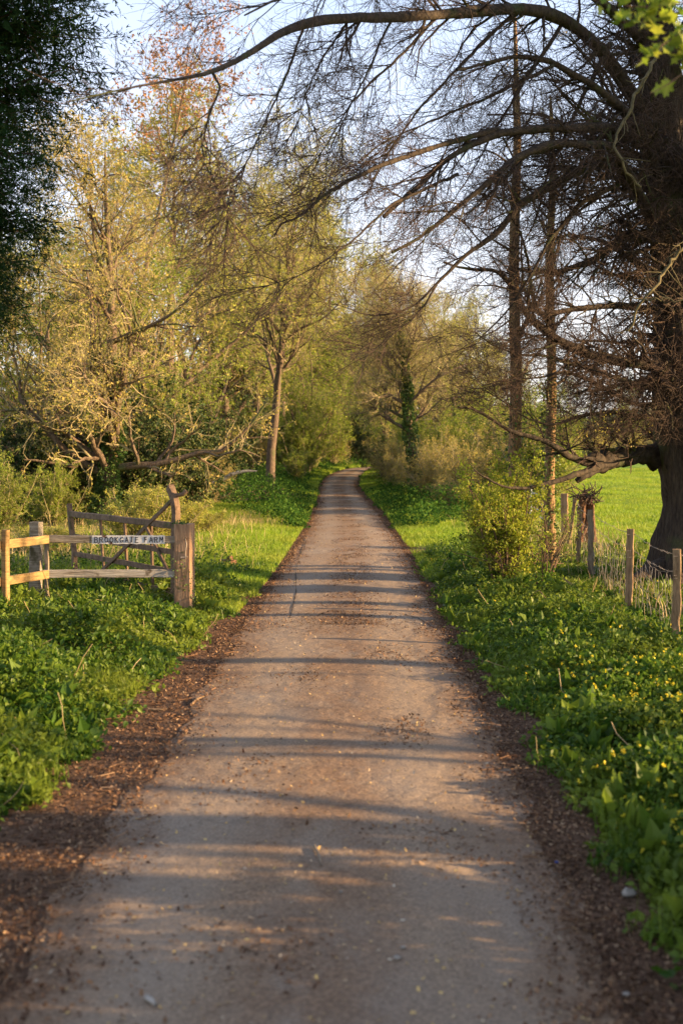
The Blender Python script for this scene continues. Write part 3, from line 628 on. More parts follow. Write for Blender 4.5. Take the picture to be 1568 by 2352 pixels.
for k, (x, Y, sc, src) in enumerate(((-2.2, 57, .5, hz), (-2.6, 63, .95, hz), (-1.9, 72, 1.1, hz), (-.6, 83, 1.2, hz), (2.9, 49, .75, hb), (2.8, 55, .8, hz), (2.9, 61, .9, hol), (2.9, 67, 1.0, hz), (3.3, 73, 1.0, hol), (4.6, 80, 1.1, hz), (3.4, 38.5, .5, hb))):
    side = 'left' if x < 0 else 'right'
    copy_thing(src, (x, Y, float(gz(x, Y))), k*1.3, sc, 'low bush pressed against the %s edge of the lane before the bend' % side, 'low %s hand bushes hugging the lane' % side, 'hedge_bush')
for k, (X_, Y_, sc) in enumerate(((6.2, 37.5, 1.1), (6.8, 41, 1.2), (6.5, 45, 1.2), (7, 49, 1.3), (6.5, 53.5, 1.3), (7.2, 58, 1.4), (7.5, 63, 1.4))):
    copy_thing((hz, hb)[k % 2], (X_, Y_, float(gz(X_, Y_))), k*.9, sc, 'bush of the field side hedge behind the ivy-clad tree', 'field side hedge behind the ivy-clad tree', 'hedge_bush')
# bramble mound behind the gate
br = make_shrub('bramble_bush', 124, 1.25, 1.6, 60, 26000, .038, M['twig_gold'], M['lit_yel'], 'rounded bramble mound with tiny pale leaves behind the swan neck of the gate', group=None, n2=8, n3=7)
put(br, 330, 25, 0, (1.15, 1, 1.0))
dup(br, 430, 28, 2, (.8, .8, .6), 'low bramble patch right of the big bramble mound', None)
dup(br, 90, 22, 1, (1.0, .8, .42), 'low bramble patch behind the weathered fence post', None)

# spring green shrub round the slim trunks
sg = make_shrub('hawthorn_bush', 125, 1.8, .75, 26, 19000, .044, M['twig'], M['hawthorn'], 'bright spring green hawthorn shrub around the foot of the two slim trunks', n2=8, n3=6, low=.3)
sg.location = (2.3, 17.2, float(gz(2.3, 17.2))); sg.scale = (.9, .8, .97)
s2 = make_shrub('sapling', 126, 1.5, .8, 12, 900, .035, M['twig'], M['lit_grn'], 'sparse many stemmed sapling right of the bright spring shrub', n2=5, n3=3, low=.4)
s2.location = (2.85, 17.2, float(gz(2.85, 17.2))); s2.scale = (.8, .8, .9)

def slim_tree(x, Y, r, label, seed, top):
    rng = np.random.default_rng(seed); X = (x-CXV)*Y/FV; root = empty('slim_tree', (X, Y, gz(X, Y)), label, 'tree')
    H = top; pts = np.array([[X, Y, gz(X, Y)-.2], [X-.02, Y, 1.5], [X+.03, Y, 3.2], [X-.02, Y, 5], [X+.05, Y, 7], [X, Y, H]]); pl, rd = resample(pts, 26, np.array([r*1.25, r, r*.92, r*.8, r*.6, r*.2]))
    t = MB(); tubes(t, pl, rd, 14, 0, .04, rng); t.build('trunk', [M['bark_warm']], root, True)
    L1, R1 = spawn(rng, pl[None], rd[None], 16, .35, .98, (30, 70), 1.6, 7, .15, (0, 0, .08), .35, .3); L2, R2 = spawn(rng, L1, R1, 8, .1, 1, (25, 65), .6, 5, .2, (0, 0, 0), .5, .4); L3, R3 = spawn(rng, L2, R2, 5, .1, 1, (25, 65), .25, 4, .2, (0, 0, 0), .6, .5)
    c = MB(); tubes(c, L1, R1, 5, 0); tubes(c, L2, R2, 3, 1); tubes(c, L3, R3, 3, 1); leaves(c, rng, pick(rng, L3, 1500), .03, LEAF, 2); c.build('crown', [M['bark'], M['twig'], M['lit_gold']], root)
    i = MB(); n = 1100; z = rng.uniform(0, 1, n)**1.4*3.2+.1; th = rng.uniform(0, 2*PI, n); q = r+.01+.09*rng.uniform(0, 1, n)**2
    leaves(i, rng, np.stack([X+q*np.cos(th), Y+q*np.sin(th), z], 1), .04, LEAF_ROUND, 0); i.build('ivy', [M['ivy']], root)
M['bark_warm'] = surfmat('warm_bark', [(.1, .06, .03), (.25, .155, .075), (.36, .23, .11)], 9, (3, 3, 1), bump=.9, bscale=14)
slim_tree(1181, 18.9, .105, 'nearer of the two slim straight trunks, rising out of the spring shrub', 131, 9.0)
slim_tree(1263, 20.0, .088, 'farther of the two slim straight trunks, wrapped in thin ivy stems', 132, 8.0)

# ---------------------------------------------------------------- dark conifer, top left
def conifer():
    rng = np.random.default_rng(140); X, Y = -5.68, 12.6; root = empty('conifer_tree', (X, Y, gz(X, Y)), 'dark feathery conifer hanging into the top left corner', 'tree')
    t = MB(); pl, rd = resample([[X, Y, -.2], [X, Y, 4], [X, Y, 8], [X, Y, 12.5]], 20, np.array([.26, .2, .14, .03])); tubes(t, pl, rd, 12, 0, .03, rng); t.build('trunk', [M['bark_old']], root, True)
    n = 320; z = rng.uniform(3.6, 11, n); th = rng.uniform(-2.5, 1.7, n)
    env = np.interp(z, [3.5, 4.4, 5.4, 6.5, 9, 12.5], [2.0, 2.5, 2.75, 2.95, 2.5, .3])*rng.uniform(.8, 1.1, n)
    d = np.stack([np.cos(th), np.sin(th), np.full(n, .35)], 1); L1 = grow(rng, np.stack([np.full(n, X), np.full(n, Y), z-.5], 1), d, env, 8, .06, (0, 0, -.035)); R1 = .02*np.linspace(1, .3, 8)[None]*np.ones((n, 1))
    L2, R2 = spawn(rng, L1, R1, 20, .12, 1, (25, 60), .75, 6, .1, (0, 0, -.09), .5, .3, shrink=.3)
    L3, R3 = spawn(rng, L2, R2, 13, .1, 1, (20, 50), .24, 4, .1, (0, 0, -.05), .5, .3, shrink=.2)
    c = MB(); tubes(c, L1, R1, 5, 0); tubes(c, L2, R2, 3, 0); ip = pick(rng, L1, 240000, .05, .97)+rng.normal(0, .12, (240000, 3)); leaves(c, rng, ip, .1, NEEDLE, 1); ip = pick(rng, L1, 30000, .02, .75)+rng.normal(0, .12, (30000, 3)); leaves(c, rng, ip, .13, LEAF, 1)
    nl = 11; P3 = L3; N3 = len(P3); pid = np.repeat(np.arange(N3), nl); f = rng.uniform(.05, 1, len(pid))*3; i = np.minimum(f.astype(int), 2); w = (f-i)[:, None]
    pos = P3[pid, i]*(1-w)+P3[pid, i+1]*w; T = nrm(P3[pid, i+1]-P3[pid, i]); leaves(c, rng, pos, .048, NEEDLE, 1, dirs=T*1.1)
    c.build('crown', [M['twig_dark'], M['conifer']], root)
conifer()
# copper leafed tree behind it
tK = make_tree('copper_tree', 150, 18, .13, 13, 6, 5, 3, 3200, .1, M['bark'], M['twig'], M['copper'], 'sparse copper leafed tree reaching highest above the golden trees beside the conifer', t0=.7, ang=(15, 50), lenf=.26, thin=1.0, trop=.06, lean=(.02, 0))
put(tK, 235, 37, .8, 1.0)

# ---------------------------------------------------------------- the old tree on the right
def old_tree():
    rng = np.random.default_rng(160); TX, TY = 5.55, 18.6
    root = empty('old_tree', (TX, TY, gz(TX, TY)), 'massive old tree with a flared trunk and bare boughs arching over the lane', 'tree')
    def W(pts): return np.array([P(*p) for p in pts])
    # trunk with a flared foot
    tp = W([(1612, 1370, 18.6), (1606, 1300, 18.6), (1608, 1150, 18.6), (1590, 1000, 18.5), (1572, 800, 18.3), (1552, 500, 18.0), (1525, 250, 17.7), (1495, 20, 17.4), (1470, -250, 17)])
    pl, rd = resample(tp, 60, np.array([.98, .72, .54, .56, .46, .38, .32, .27, .14]))
    S = 40; t = MB(); z = pl[:, 2]; th = np.arange(S)*2*PI/S
    R = rd[:, None]*(1+.06*np.sin(th*7+z[:, None]*.8)+.05*np.sin(th*3+z[:, None]*1.7+1)+.03*np.sin(th*13+2*z[:, None])+.03*rng.standard_normal((60, S))+.35*np.clip(1-z[:, None]/.9, 0, 1)*np.maximum(0, np.sin(th*5+.6))**2)
    V = pl[:, None]+R[..., None]*np.stack([np.cos(th), np.sin(th), 0*th], -1)[None]
    idx = np.arange(60*S).reshape(60, S); nx = np.roll(idx, -1, 1); t.add(V, np.stack([idx[:-1], nx[:-1], nx[1:], idx[1:]], -1).reshape(-1, 4), 0)
    for (a, b, c, r) in (((1520, 1310, 18.3), (1470, 1335, 18.0), (1412, 1350, 17.7), .2), ((1590, 1340, 17.9), (1540, 1362, 17.3), (1490, 1385, 16.8), .17), ((1640, 1330, 17.8), (1650, 1380, 17.2), (1660, 1410, 16.6), .18)):
        q, rr = resample(W([(1570, 1290, 18.5), a, b, c]), 14, np.array([.25, r, r*.7, .04])); tubes(t, q, rr, 12, 0, .08, rng)
    t.build('trunk', [M['bark_old']], root, True)
    limbs = [
     ([(1520, 330, 17.8), (1440, 205, 17.3), (1380, 115, 16.8), (1320, 60, 16.2), (1250, 24, 15.6), (1180, 18, 15), (1050, 35, 14), (900, 44, 13), (800, 46, 12), (700, 55, 11.2), (640, 75, 10.7), (590, 115, 10.3), (540, 148, 10), (490, 170, 9.7), (430, 180, 9.4), (330, 200, 9), (250, 215, 8.7), (140, 238, 8.3)], .15, .006),
     ([(1530, 420, 17.9), (1470, 290, 17), (1420, 232, 16.4), (1350, 178, 16), (1270, 132, 15.5), (1200, 118, 15), (1120, 135, 14.5), (1060, 150, 14)], .12, .02),
     ([(1545, 480, 18), (1480, 330, 17.2), (1402, 288, 16.5), (1330, 286, 16), (1272, 289, 15.6), (1142, 298, 15), (1085, 322, 14.7), (1012, 370, 14.4), (960, 427, 14.2), (908, 463, 14), (882, 489, 13.9)], .12, .03),
     ([(1545, 560, 18), (1400, 330, 16.3), (1272, 323, 15.4), (1184, 359, 15), (1106, 432, 14.6), (1044, 478, 14.3), (1002, 520, 14.1), (960, 551, 13.9), (903, 580, 13.7)], .1, .02),
     ([(1555, 620, 18.1), (1440, 400, 17.2), (1376, 368, 16.8), (1324, 395, 16.5), (1272, 421, 16.2), (1220, 453, 16), (1184, 473, 15.8), (1168, 499, 15.7), (1137, 541, 15.5), (1106, 562, 15.3), (1064, 588, 15.1), (1038, 619, 15), (1002, 655, 14.9), (945, 708, 14.7), (900, 724, 14.5), (830, 728, 14.3), (790, 712, 14)], .115, .008),
     ([(1580, 850, 18.3), (1441, 832, 17.6), (1341, 810, 17.2), (1281, 782, 16.9), (1229, 746, 16.6), (1197, 706, 16.4), (1181, 670, 16.3), (1165, 646, 16.2), (1141, 624, 16.1), (1093, 626, 16), (1061, 622, 15.9), (1021, 606, 15.8)], .12, .02),
     ([(1560, 720, 18.2), (1421, 704, 17.5), (1341, 710, 17.2), (1281, 722, 17), (1237, 730, 16.8), (1217, 670, 16.7), (1213, 630, 16.6), (1197, 550, 16.5), (1165, 494, 16.4), (1120, 440, 16.2)], .075, .015),
     ([(1600, 1030, 18.7), (1541, 1034, 18.75), (1461, 1048, 18.5), (1381, 1062, 17.9), (1321, 1056, 17.3), (1289, 1040, 16.9), (1261, 1020, 16.8), (1221, 1006, 16.7), (1181, 994, 16.6), (1149, 974, 16.5), (1117, 950, 16.4), (1093, 938, 16.3), (1057, 936, 16.2)], .17, .012),
     ([(1461, 1052, 18.45), (1370, 1068, 17.7), (1310, 1090, 17.1), (1270, 1103, 17), (1200, 1119, 16.8), (1150, 1115, 16.6), (1090, 1083, 16.4), (1068, 1060, 16.3)], .09, .008),
     ([(1585, 900, 18.4), (1460, 885, 17.6), (1380, 860, 17.2), (1300, 835, 16.9), (1240, 815, 16.7), (1190, 815, 16.5), (1129, 790, 16.3), (1090, 760, 16.1)], .07, .01),
     ([(1585, 940, 18.4), (1460, 930, 17.6), (1380, 880, 17.2), (1300, 850, 16.9), (1250, 862, 16.7), (1190, 866, 16.5), (1110, 880, 16.2)], .06, .01),
     ([(1560, 560, 18), (1440, 540, 17.4), (1360, 600, 17.2), (1290, 622, 17), (1220, 622, 16.8), (1180, 615, 16.7)], .11, .03),
     ([(1590, 980, 18.4), (1480, 960, 17.8), (1400, 950, 17.4), (1330, 960, 17.1), (1260, 985, 16.9), (1200, 960, 16.7), (1120, 900, 16.4), (1060, 890, 16.1)], .055, .008),
     ([(1540, 380, 17.9), (1420, 420, 16.9), (1330, 470, 16.5), (1260, 560, 16.2), (1215, 660, 16), (1160, 740, 15.8), (1110, 790, 15.7)], .07, .01),
     ([(1500, 120, 17.6), (1420, 40, 16.8), (1330, -40, 15.9), (1180, -90, 14.7), (1000, -100, 13.2), (850, -70, 12), (720, -30, 11), (620, 0, 10.3), (560, 30, 10)], .11, .01),
     ([(1500, 60, 17.5), (1380, -120, 16.6), (1200, -220, 15), (1000, -260, 13.5), (800, -240, 12), (600, -180, 10.6), (480, -100, 10)], .1, .01),
     ([(1470, -150, 17.1), (1340, -330, 16), (1150, -430, 14.5), (900, -440, 12.6), (650, -380, 11)], .09, .01),
     ([(1520, 250, 17.7), (1620, 120, 17.5), (1700, 30, 17.2), (1800, -80, 17)], .12, .03),
     ([(1545, 560, 18), (1650, 430, 17.6), (1760, 350, 17.2), (1900, 330, 17)], .12, .03),
     ([(1530, 340, 17.9), (1490, 100, 18.6), (1400, -60, 19.5), (1300, -200, 20.5), (1200, -300, 21)], .12, .03),
     ([(1550, 520, 18), (1480, 420, 19.3), (1380, 330, 20.5), (1250, 260, 21.6), (1120, 260, 22.3)], .11, .02),
     ([(1560, 700, 18.2), (1480, 620, 19.3), (1390, 560, 20.3), (1300, 540, 21.2), (1220, 570, 22)], .1, .02),
     ([(1450, 1050, 18.4), (1400, 1062, 18.0), (1362, 1080, 17.7), (1335, 1098, 17.3), (1322, 1108, 17.3)], .15, .05),
     ([(490, 170, 9.7), (505, 200, 9.6), (482, 250, 9.5), (470, 330, 9.4), (478, 385, 9.3), (520, 450, 9.2), (532, 505, 9.2)], .016, .004),
     ([(700, 55, 11.2), (655, 180, 11), (600, 290, 10.8), (560, 380, 10.7), (520, 500, 10.6), (515, 600, 10.5)], .018, .004),
     ([(1142, 298, 15), (1000, 330, 14.2), (880, 378, 13.5), (800, 415, 13), (753, 442, 12.8), (672, 509, 12.5), (634, 521, 12.3), (624, 547, 12.3)], .05, .01),
     ([(1050, 400, 14.6), (900, 470, 13.6), (800, 560, 13), (700, 625, 12.4), (560, 680, 12)], .03, .004),
     ([(1000, 40, 14), (900, 140, 13.6), (800, 230, 13.2), (740, 330, 13), (690, 430, 12.8)], .028, .004),
     ([(1180, 30, 15), (1060, 140, 14.6), (950, 250, 14.2), (880, 350, 14), (830, 470, 13.8)], .035, .005),
     ([(1270, 150, 15.5), (1120, 230, 15), (1000, 280, 14.5), (880, 330, 14), (760, 430, 13.5)], .035, .005),
     ([(800, 46, 12), (745, 130, 11.8), (690, 240, 11.6), (660, 340, 11.5)], .02, .004),
     ([(1002, 655, 14.9), (940, 740, 14.6), (870, 790, 14.3), (810, 850, 14)], .02, .004),
     ([(1300, 40, 16), (1220, 160, 15.8), (1130, 300, 15.5), (1070, 420, 15.3), (1020, 500, 15.2)], .04, .006),
     ([(1400, 100, 16.8), (1330, 240, 16.6), (1260, 380, 16.4), (1220, 520, 16.3), (1150, 640, 16)], .05, .008),
     ([(900, 44, 13), (860, 130, 12.8), (800, 260, 12.5), (760, 360, 12.3), (740, 470, 12.2)], .022, .004),
    ]
    LL = []; RR = []
    for pts, ra, rb in limbs:
        w = W(pts); q, rr = resample(w, 48, np.linspace(1, 0, len(pts))**1.35*(ra-rb)+rb)
        if len(LL) == 7: rr = np.interp(np.linspace(0, 1, 48), [0, .17, .3, .42, .5, 1], [.4, .15, .125, .15, .055, .012])*(1+.1*rng.standard_normal(48)); q[3:22, 2] += .03*rng.standard_normal(19)
        else: rr = rr*.74
        q[2:] += np.cumsum(rng.normal(0, .008, (46, 3)), 0)*.6; rr = rr*(1+.07*np.sin(np.arange(48)*.9+rng.uniform(0, 6))+.05*np.sin(np.arange(48)*.37+rng.uniform(0, 6)))
        LL.append(q); RR.append(rr)
        mb = MB(); tubes(mb, q, rr, 12, 0, .02, rng); mb.build('limb', [M['bark_limb']], root, True)
    for pts, r in (([(1520, 110, 15.5), (1494, 150, 15.4), (1458, 222, 15.3), (1430, 282, 15.2), (1402, 325, 15.1), (1428, 385, 15), (1470, 430, 15.2)], .05), ([(1600, 520, 15.5), (1560, 568, 15.4), (1520, 630, 15.3), (1481, 680, 15.2), (1440, 760, 15.2)], .05), ([(1640, 690, 15), (1480, 686, 15), (1380, 680, 15.1)], .022)):
        q, rr = resample(W(pts), 24, np.linspace(1, .6, len(pts))*r*.5); q[1:-1] += rng.normal(0, .02, (22, 3)); mb = MB(); tubes(mb, q, rr, 8, 0, .08, rng); s1, s2 = spawn(rng, q[None], rr[None], 12, .1, 1, (25, 70), .5, 6, .2, (0, 0, .02), .4, .4); tubes(mb, s1, s2, 4, 0); tag(mb.build('climbing_stem', [M['lichen']], root, True), 'pale lichen covered stem')
    LL = np.array(LL); RR = np.array(RR)
    c = MB(); bias = np.array([-.75, -.1, -.38])
    up = [1, 2, 3, 13, 14, 15, 16, 19, 20, 25, 26, 27, 28, 29, 31, 32, 33]; near = [0, 23, 24, 30, 34]; lo = [4, 5, 6, 9, 10, 11, 12, 21, 17, 18]; ver = [7, 8]
    zlo = 2.12
    for ids, na, La, nb, nc, bw, t0, zc in ((up[:9], 23, 1.45, 8, 8, .55, .12, 3.6), (up[9:], 17, 1.1, 7, 6, .45, .06, 3.2), (near, 18, .85, 6, 5, .3, .1, 3.6), (lo, 24, 1.05, 9, 8, .12, .08, zlo), (ver, 26, .9, 6, 6, 0, .05, 1.93)):
        bi = bias if ids is not ver else np.array([0, 0, .5]); bw = .6 if ids is ver else bw
        A, Ar = spawn(rng, LL[ids], RR[ids], na, t0, .98, (20, 75), La, 10, .10, (-.03, -.01, -.035 if len(ids) > 7 and ids is not lo else .0), .36, .25, bias=bi, biasw=bw, shrink=.35, rmin=.006); A, Ar = above(A, Ar, zlo if ids is not ver else 1.9)
        B, Br = spawn(rng, A, Ar, nb, .1, .98, (18, 65), La*.5, 7, .14, (-.01, 0, -.01), .5, .35, bias=bi, biasw=bw*.4, rmin=.0035, shrink=.3); B, Br = above(B, Br, zc-.3)
        Cc, Cr = spawn(rng, B, Br, nc, .1, 1, (20, 75), .34, 5, .18, (0, 0, 0), .6, .5, rmin=.0022, shrink=.3); Cc, Cr = above(Cc, Cr, zlo)
        tubes(c, A, Ar, 6, 0); tubes(c, B, Br, 4, 1); tubes(c, Cc, Cr, 3, 1)
        CU = Cc
    Cc = CU
    # tangle round the trunk
    tb, tr = spawn(rng, LL[:17], RR[:17], 14, .02, .5, (30, 85), 1.2, 9, .18, (0, 0, 0), .3, .3, rmin=.007); tk, tkr = spawn(rng, pl[None], rd[None], 120, .26, .95, (50, 100), 1.9, 9, .16, (-.04, -.03, 0), .1, .3, rmin=.01)
    for q, qr in ((tb, tr), (tk, tkr)):
        q, qr = above(q, qr, 2.3); t2, r2 = spawn(rng, q, qr, 7, .05, 1, (30, 80), .75, 6, .2, (0, 0, 0), .5, .4, rmin=.0038); t2, r2 = above(t2, r2, 2.2); t3, r3 = spawn(rng, t2, r2, 6, .1, 1, (30, 80), .36, 5, .22, (0, 0, 0), .6, .5, rmin=.0024); t3, r3 = above(t3, r3, 2.15)
        tubes(c, q, qr, 5, 0); tubes(c, t2, r2, 4, 1); tubes(c, t3, r3, 3, 1)
    leaves(c, rng, pick(rng, Cc, 1200), .03, LEAF, 2)
    c.build('crown', [M['bark_old'], M['twig_dark'], M['lit_gold']], root)
old_tree()

# maple spray close to the camera, top right
def spray():
    rng = np.random.default_rng(170); r = empty('overhanging_branch', P(1640, 60, 5.6), 'blurred branch with bright green lobed leaves in the top right corner', 'branch')
    st = [[P(1700, -40, 5.7), P(1560, 10, 5.6), P(1440, 20, 5.5), P(1360, -2, 5.5)], [P(1640, 20, 5.6), P(1540, 90, 5.5), P(1480, 130, 5.5), P(1455, 150, 5.5)], [P(1680, 60, 5.6), P(1600, 140, 5.6), P(1530, 200, 5.6), P(1490, 215, 5.6)], [P(1700, 0, 5.6), P(1560, 20, 5.6), P(1480, 60, 5.5), P(1420, 50, 5.5)], [P(1700, 100, 5.7), P(1620, 120, 5.7), P(1560, 120, 5.6), P(1530, 100, 5.6)]]
    t = MB(); Q = []
    for s in st: q, rr = resample(s, 10, np.array([.006, .004, .003, .002])); Q.append(q); tubes(t, q, rr, 5, 0)
    t.build('twig', [M['twig']], r); Q = np.array(Q); l = MB(); leaves(l, rng, pick(rng, Q, 120, .35)+rng.normal(0, .022, (120, 3)), .055, MAPLE, 0, up=.6, jit=.3); l.build('leaves', [M['lit_grn']], r)
spray()

# ---------------------------------------------------------------- gate post, swan-neck gate, fences, name board
rng = np.random.default_rng(200)
def W3(x, y, z): return np.array([x, y, z], float)
px, py = -1.98, 15.1
gp = empty('gate_post', (px, py, 0), 'thick square brown gate post at the lane side end of the timber fence', 'post')
m = MB(); beam(m, (px, py, -.2), (px, py, 1.15), .225, .225, 0, rng, .002, 14, upv=(.1, 1, 0), ch=.1)
body = m.build('shaft', [M['wood_post']], gp)
m = MB(); tubes(m, [[px+.03, py-.13, .98], [px+.03, py-.16, .98]], [.017, .02], 8); tubes(m, [[px+.03, py-.12, .97], [px+.045, py-.135, .9], [px+.03, py-.125, .8], [px+.035, py-.125, .72]], [.008, .008, .007, .006], 6); beam(m, (px-.03, py-.125, .735), (px+.055, py-.125, .742), .012, .014, 0); m.build('latch', [M['wire']], gp)
m = MB(); n = 900; th = rng.uniform(0, 2*PI, n); z = rng.uniform(0, 1, n)**1.3*.75; k = (np.sin(z*9+th*2) > -.2); z[:n//6] = 1.15+rng.normal(0, .015, n//6); k[:n//6] = True
q = .125+rng.uniform(0, .02, n); qq = np.minimum(np.abs(1/np.maximum(np.abs(np.cos(th)), np.abs(np.sin(th)))), 1.4); pos = np.stack([px+q*qq*np.cos(th)*.98, py+q*qq*np.sin(th)*.98, z], 1)
pos[:n//6, :2] = np.array([px-.05, py])+rng.normal(0, .05, (n//6, 2)); leaves(m, rng, pos[k], .02, LEAF_ROUND, 0); m.build('ivy', [M['ivy']], gp)

# the five bar gate, standing open away from the lane
g0 = np.array([-2.12, 15.42]); g1 = np.array([-4.02, 18.15]); gd = (g1-g0)/np.linalg.norm(g1-g0); gn = np.array([gd[1], -gd[0]])
gate = empty('farm_gate', (g0[0], g0[1], 0), 'old wooden five bar gate with curved swan neck stile, open behind the fence', 'gate')
def GP(u, z, off=0):
    s = 3.33*u+.19*u*(z-.3)/.8; return W3(g0[0]+gd[0]*s+gn[0]*off, g0[1]+gd[1]*s+gn[1]*off, z)
upn = (gn[0], gn[1], 0)
for a, b, zz, w, h in ((0, 1.01, 1.10, .07, .085), (0, 1, .76, .028, .072), (0, 1, .5, .028, .072), (0, 1, .24, .028, .072), (0, .97, .05, .028, .07)):
    m = MB(); beam(m, GP(a, zz), GP(b, zz), w, h, 0, rng, .003, 10); m.build('rail', [M['wood_gate']], gate)
m = MB(); beam(m, GP(1.01, -.02), GP(1.01, 1.25), .075, .07, 0, rng, .003, 8, upv=upn); m.build('head_stile', [M['wood_gate']], gate)
sw = [GP(.015, -.02), GP(.015, .6), GP(.012, 1.1), GP(-.0, 1.28), GP(.012, 1.42), GP(.035, 1.54), GP(.055, 1.6)]
q = resample(sw, 18); m = MB(); q2 = q.copy()
V = []; wd = np.interp(np.linspace(0, 1, 18), [0, .6, .9, 1], [.1, .11, .105, .09]); T = np.gradient(q, axis=0); T = nrm(T); A = np.array([gn[0], gn[1], 0]); Bx = nrm(np.cross(T, A))
for k in range(18):
    for c_ in ((-.4, -.5), (.4, -.5), (.5, -.4), (.5, .4), (.4, .5), (-.4, .5), (-.5, .4), (-.5, -.4)): V.append(q[k]+Bx[k]*wd[k]*c_[0]+A*.085*c_[1])
m.add(V, [[k*8+i, k*8+(i+1) % 8, (k+1)*8+(i+1) % 8, (k+1)*8+i] for k in range(17) for i in range(8)], 0)
tubes(m, [q[-1]-T[-1]*.045-A*.0425, q[-1]-T[-1]*.045+A*.0425], [.048, .048], 14, 0); m.order.append((np.array([[136+i for i in range(8)]]), 0))
m.build('swan_neck_stile', [M['wood_gate']], gate)
m = MB(); tubes(m, [GP(.02, 1.49)+W3(.02, 0, 0), GP(-.0, 1.51)+W3(.08, 0, .0), GP(0, 1.545)+W3(.125, 0, .01)], [.028, .027, .034], 10); m.build('peg', [M['wood_gate']], gate, True)
for uu in (.23, .47, .71):
    m = MB(); beam(m, GP(uu, -.02, .03), GP(uu, 1.07, .03), .05, .028, 0, rng, .002, 8, upv=upn); m.build('upright', [M['wood_gate']], gate)
m = MB(); beam(m, GP(.02, 1.43, -.03), GP(.74, .25, -.03), .055, .03, 0, rng, .002, 8, upv=upn); m.build('brace', [M['wood_gate']], gate)
m = MB(); beam(m, GP(.24, 1.05, -.034), GP(.035, .45, -.034), .05, .028, 0, rng, .002, 8, upv=upn); m.build('brace', [M['wood_gate']], gate)
m = MB(); beam(m, GP(0, 1.1, .042), GP(.16, 1.1, .042), .008, .03, 0); m.build('strap_hinge', [M['wire']], gate)

# weathered rail fence that carries the painted name
fe = empty('timber_fence', (-3.8, 15, 0), 'weathered two rail fence carrying the painted farm name, joined to the thick gate post', 'fence')
m = MB(); beam(m, (-3.72, 14.98, .965), (-2.09, 15.03, .955), .038, .095, 0, rng, .002, 14); top = m.build('top_rail', [M['wood_grey']], fe)
m = MB(); beam(m, (-3.72, 14.98, .53), (-2.09, 15.03, .53), .038, .098, 0, rng, .002, 14); m.build('bottom_rail', [M['wood_pale']], fe)
m = MB(); beam(m, (-3.86, 15.12, -.1), (-3.86, 15.14, 1.17), .14, .14, 0, rng, .004, 12, upv=(.1, 1, 0)); tag(m.build('post', [M['wood_grey']], fe), 'thick grey weathered post')
m = MB(); beam(m, (-3.71, 15.05, 0), (-3.70, 15.05, .93), .05, .045, 0, rng, .003, 8, upv=(.1, 1, 0)); tag(m.build('stake', [M['stake_grey']], fe), 'thin stake behind the rails')
# name board: thin painted strip on the front of the top rail
bx0, bx1 = -3.12, -2.215; by = 14.9545; m = MB(); nb = 24
xs_ = np.linspace(bx0, bx1, nb); Vt = []
for i, x_ in enumerate(xs_):
    jt = .0035*math.sin(i*2.1)+.002*math.sin(i*5.3); Vt += [[x_, by+(x_+3.72)*.03, .958+.052+jt*.5], [x_, by+(x_+3.72)*.03, .958-.054+jt], [x_, by+.012+(x_+3.72)*.03, .958-.054+jt], [x_, by+.012+(x_+3.72)*.03, .958+.052+jt*.5]]
m.add(Vt, [[i*4+a, i*4+(a+1) % 4, (i+1)*4+(a+1) % 4, (i+1)*4+a] for i in range(nb-1) for a in range(4)]+[[0, 1, 2, 3], [(nb-1)*4+3, (nb-1)*4+2, (nb-1)*4+1, (nb-1)*4]], 0)
nbd = m.build('name_board', [M['sign']], top if 0 else fe)
# brush painted capitals as strokes
GL = {'B': [[(0, 0), (0, 1), (.5, 1), (.62, .78), (.5, .55), (0, .55)], [(.5, .55), (.68, .3), (.5, 0), (0, 0)]], 'R': [[(0, 0), (0, 1), (.5, 1), (.62, .78), (.5, .55), (0, .55)], [(.28, .55), (.68, 0)]],
      'O': [[(.32, 0), (.08, .2), (0, .5), (.08, .8), (.34, 1), (.6, .8), (.68, .5), (.6, .2), (.32, 0)]], 'K': [[(0, 0), (0, 1)], [(.6, 1), (0, .45)], [(.2, .6), (.66, 0)]],
      'G': [[(.64, .84), (.4, 1), (.12, .84), (0, .5), (.1, .15), (.36, 0), (.64, .14), (.64, .42), (.38, .42)]], 'A': [[(0, 0), (.34, 1), (.68, 0)], [(.13, .34), (.55, .34)]],
      'T': [[(0, 1), (.68, 1)], [(.34, 1), (.34, 0)]], 'E': [[(.6, 1), (0, 1), (0, 0), (.62, 0)], [(0, .52), (.45, .52)]], 'F': [[(.6, 1), (0, 1), (0, 0)], [(0, .52), (.45, .52)]], 'M': [[(0, 0), (.06, 1), (.38, .35), (.7, 1), (.78, 0)]]}
cw = .0635; x_ = bx0+.035; lh = .066
for word in ('BROOKGATE', 'FARM'):
    for chh in word:
        m = MB(); wob = rng.normal(0, .002)
        for s in GL[chh]:
            q = [np.array([x_+a*.056, 0, .923+b*lh+wob]) for a, b in s]
            for a, b in zip(q[:-1], q[1:]):
                d = nrm(b-a); a2 = a-d*.003; b2 = b+d*.003
                for e in (a2, b2): e[1] = by-.003+(e[0]+3.72)*.03
                beam(m, a2, b2, .004, .0095 if abs(d[2]) > .6 else .0075, 0, None, 0, 2, upv=nrm(np.cross(d, [0, 1, 0])), ch=.1)
        m.build('letter', [M['ink']], nbd); x_ += cw
    x_ += .048
for c in list(nbd.children):
    c.location = tuple(-np.array(fe.location))

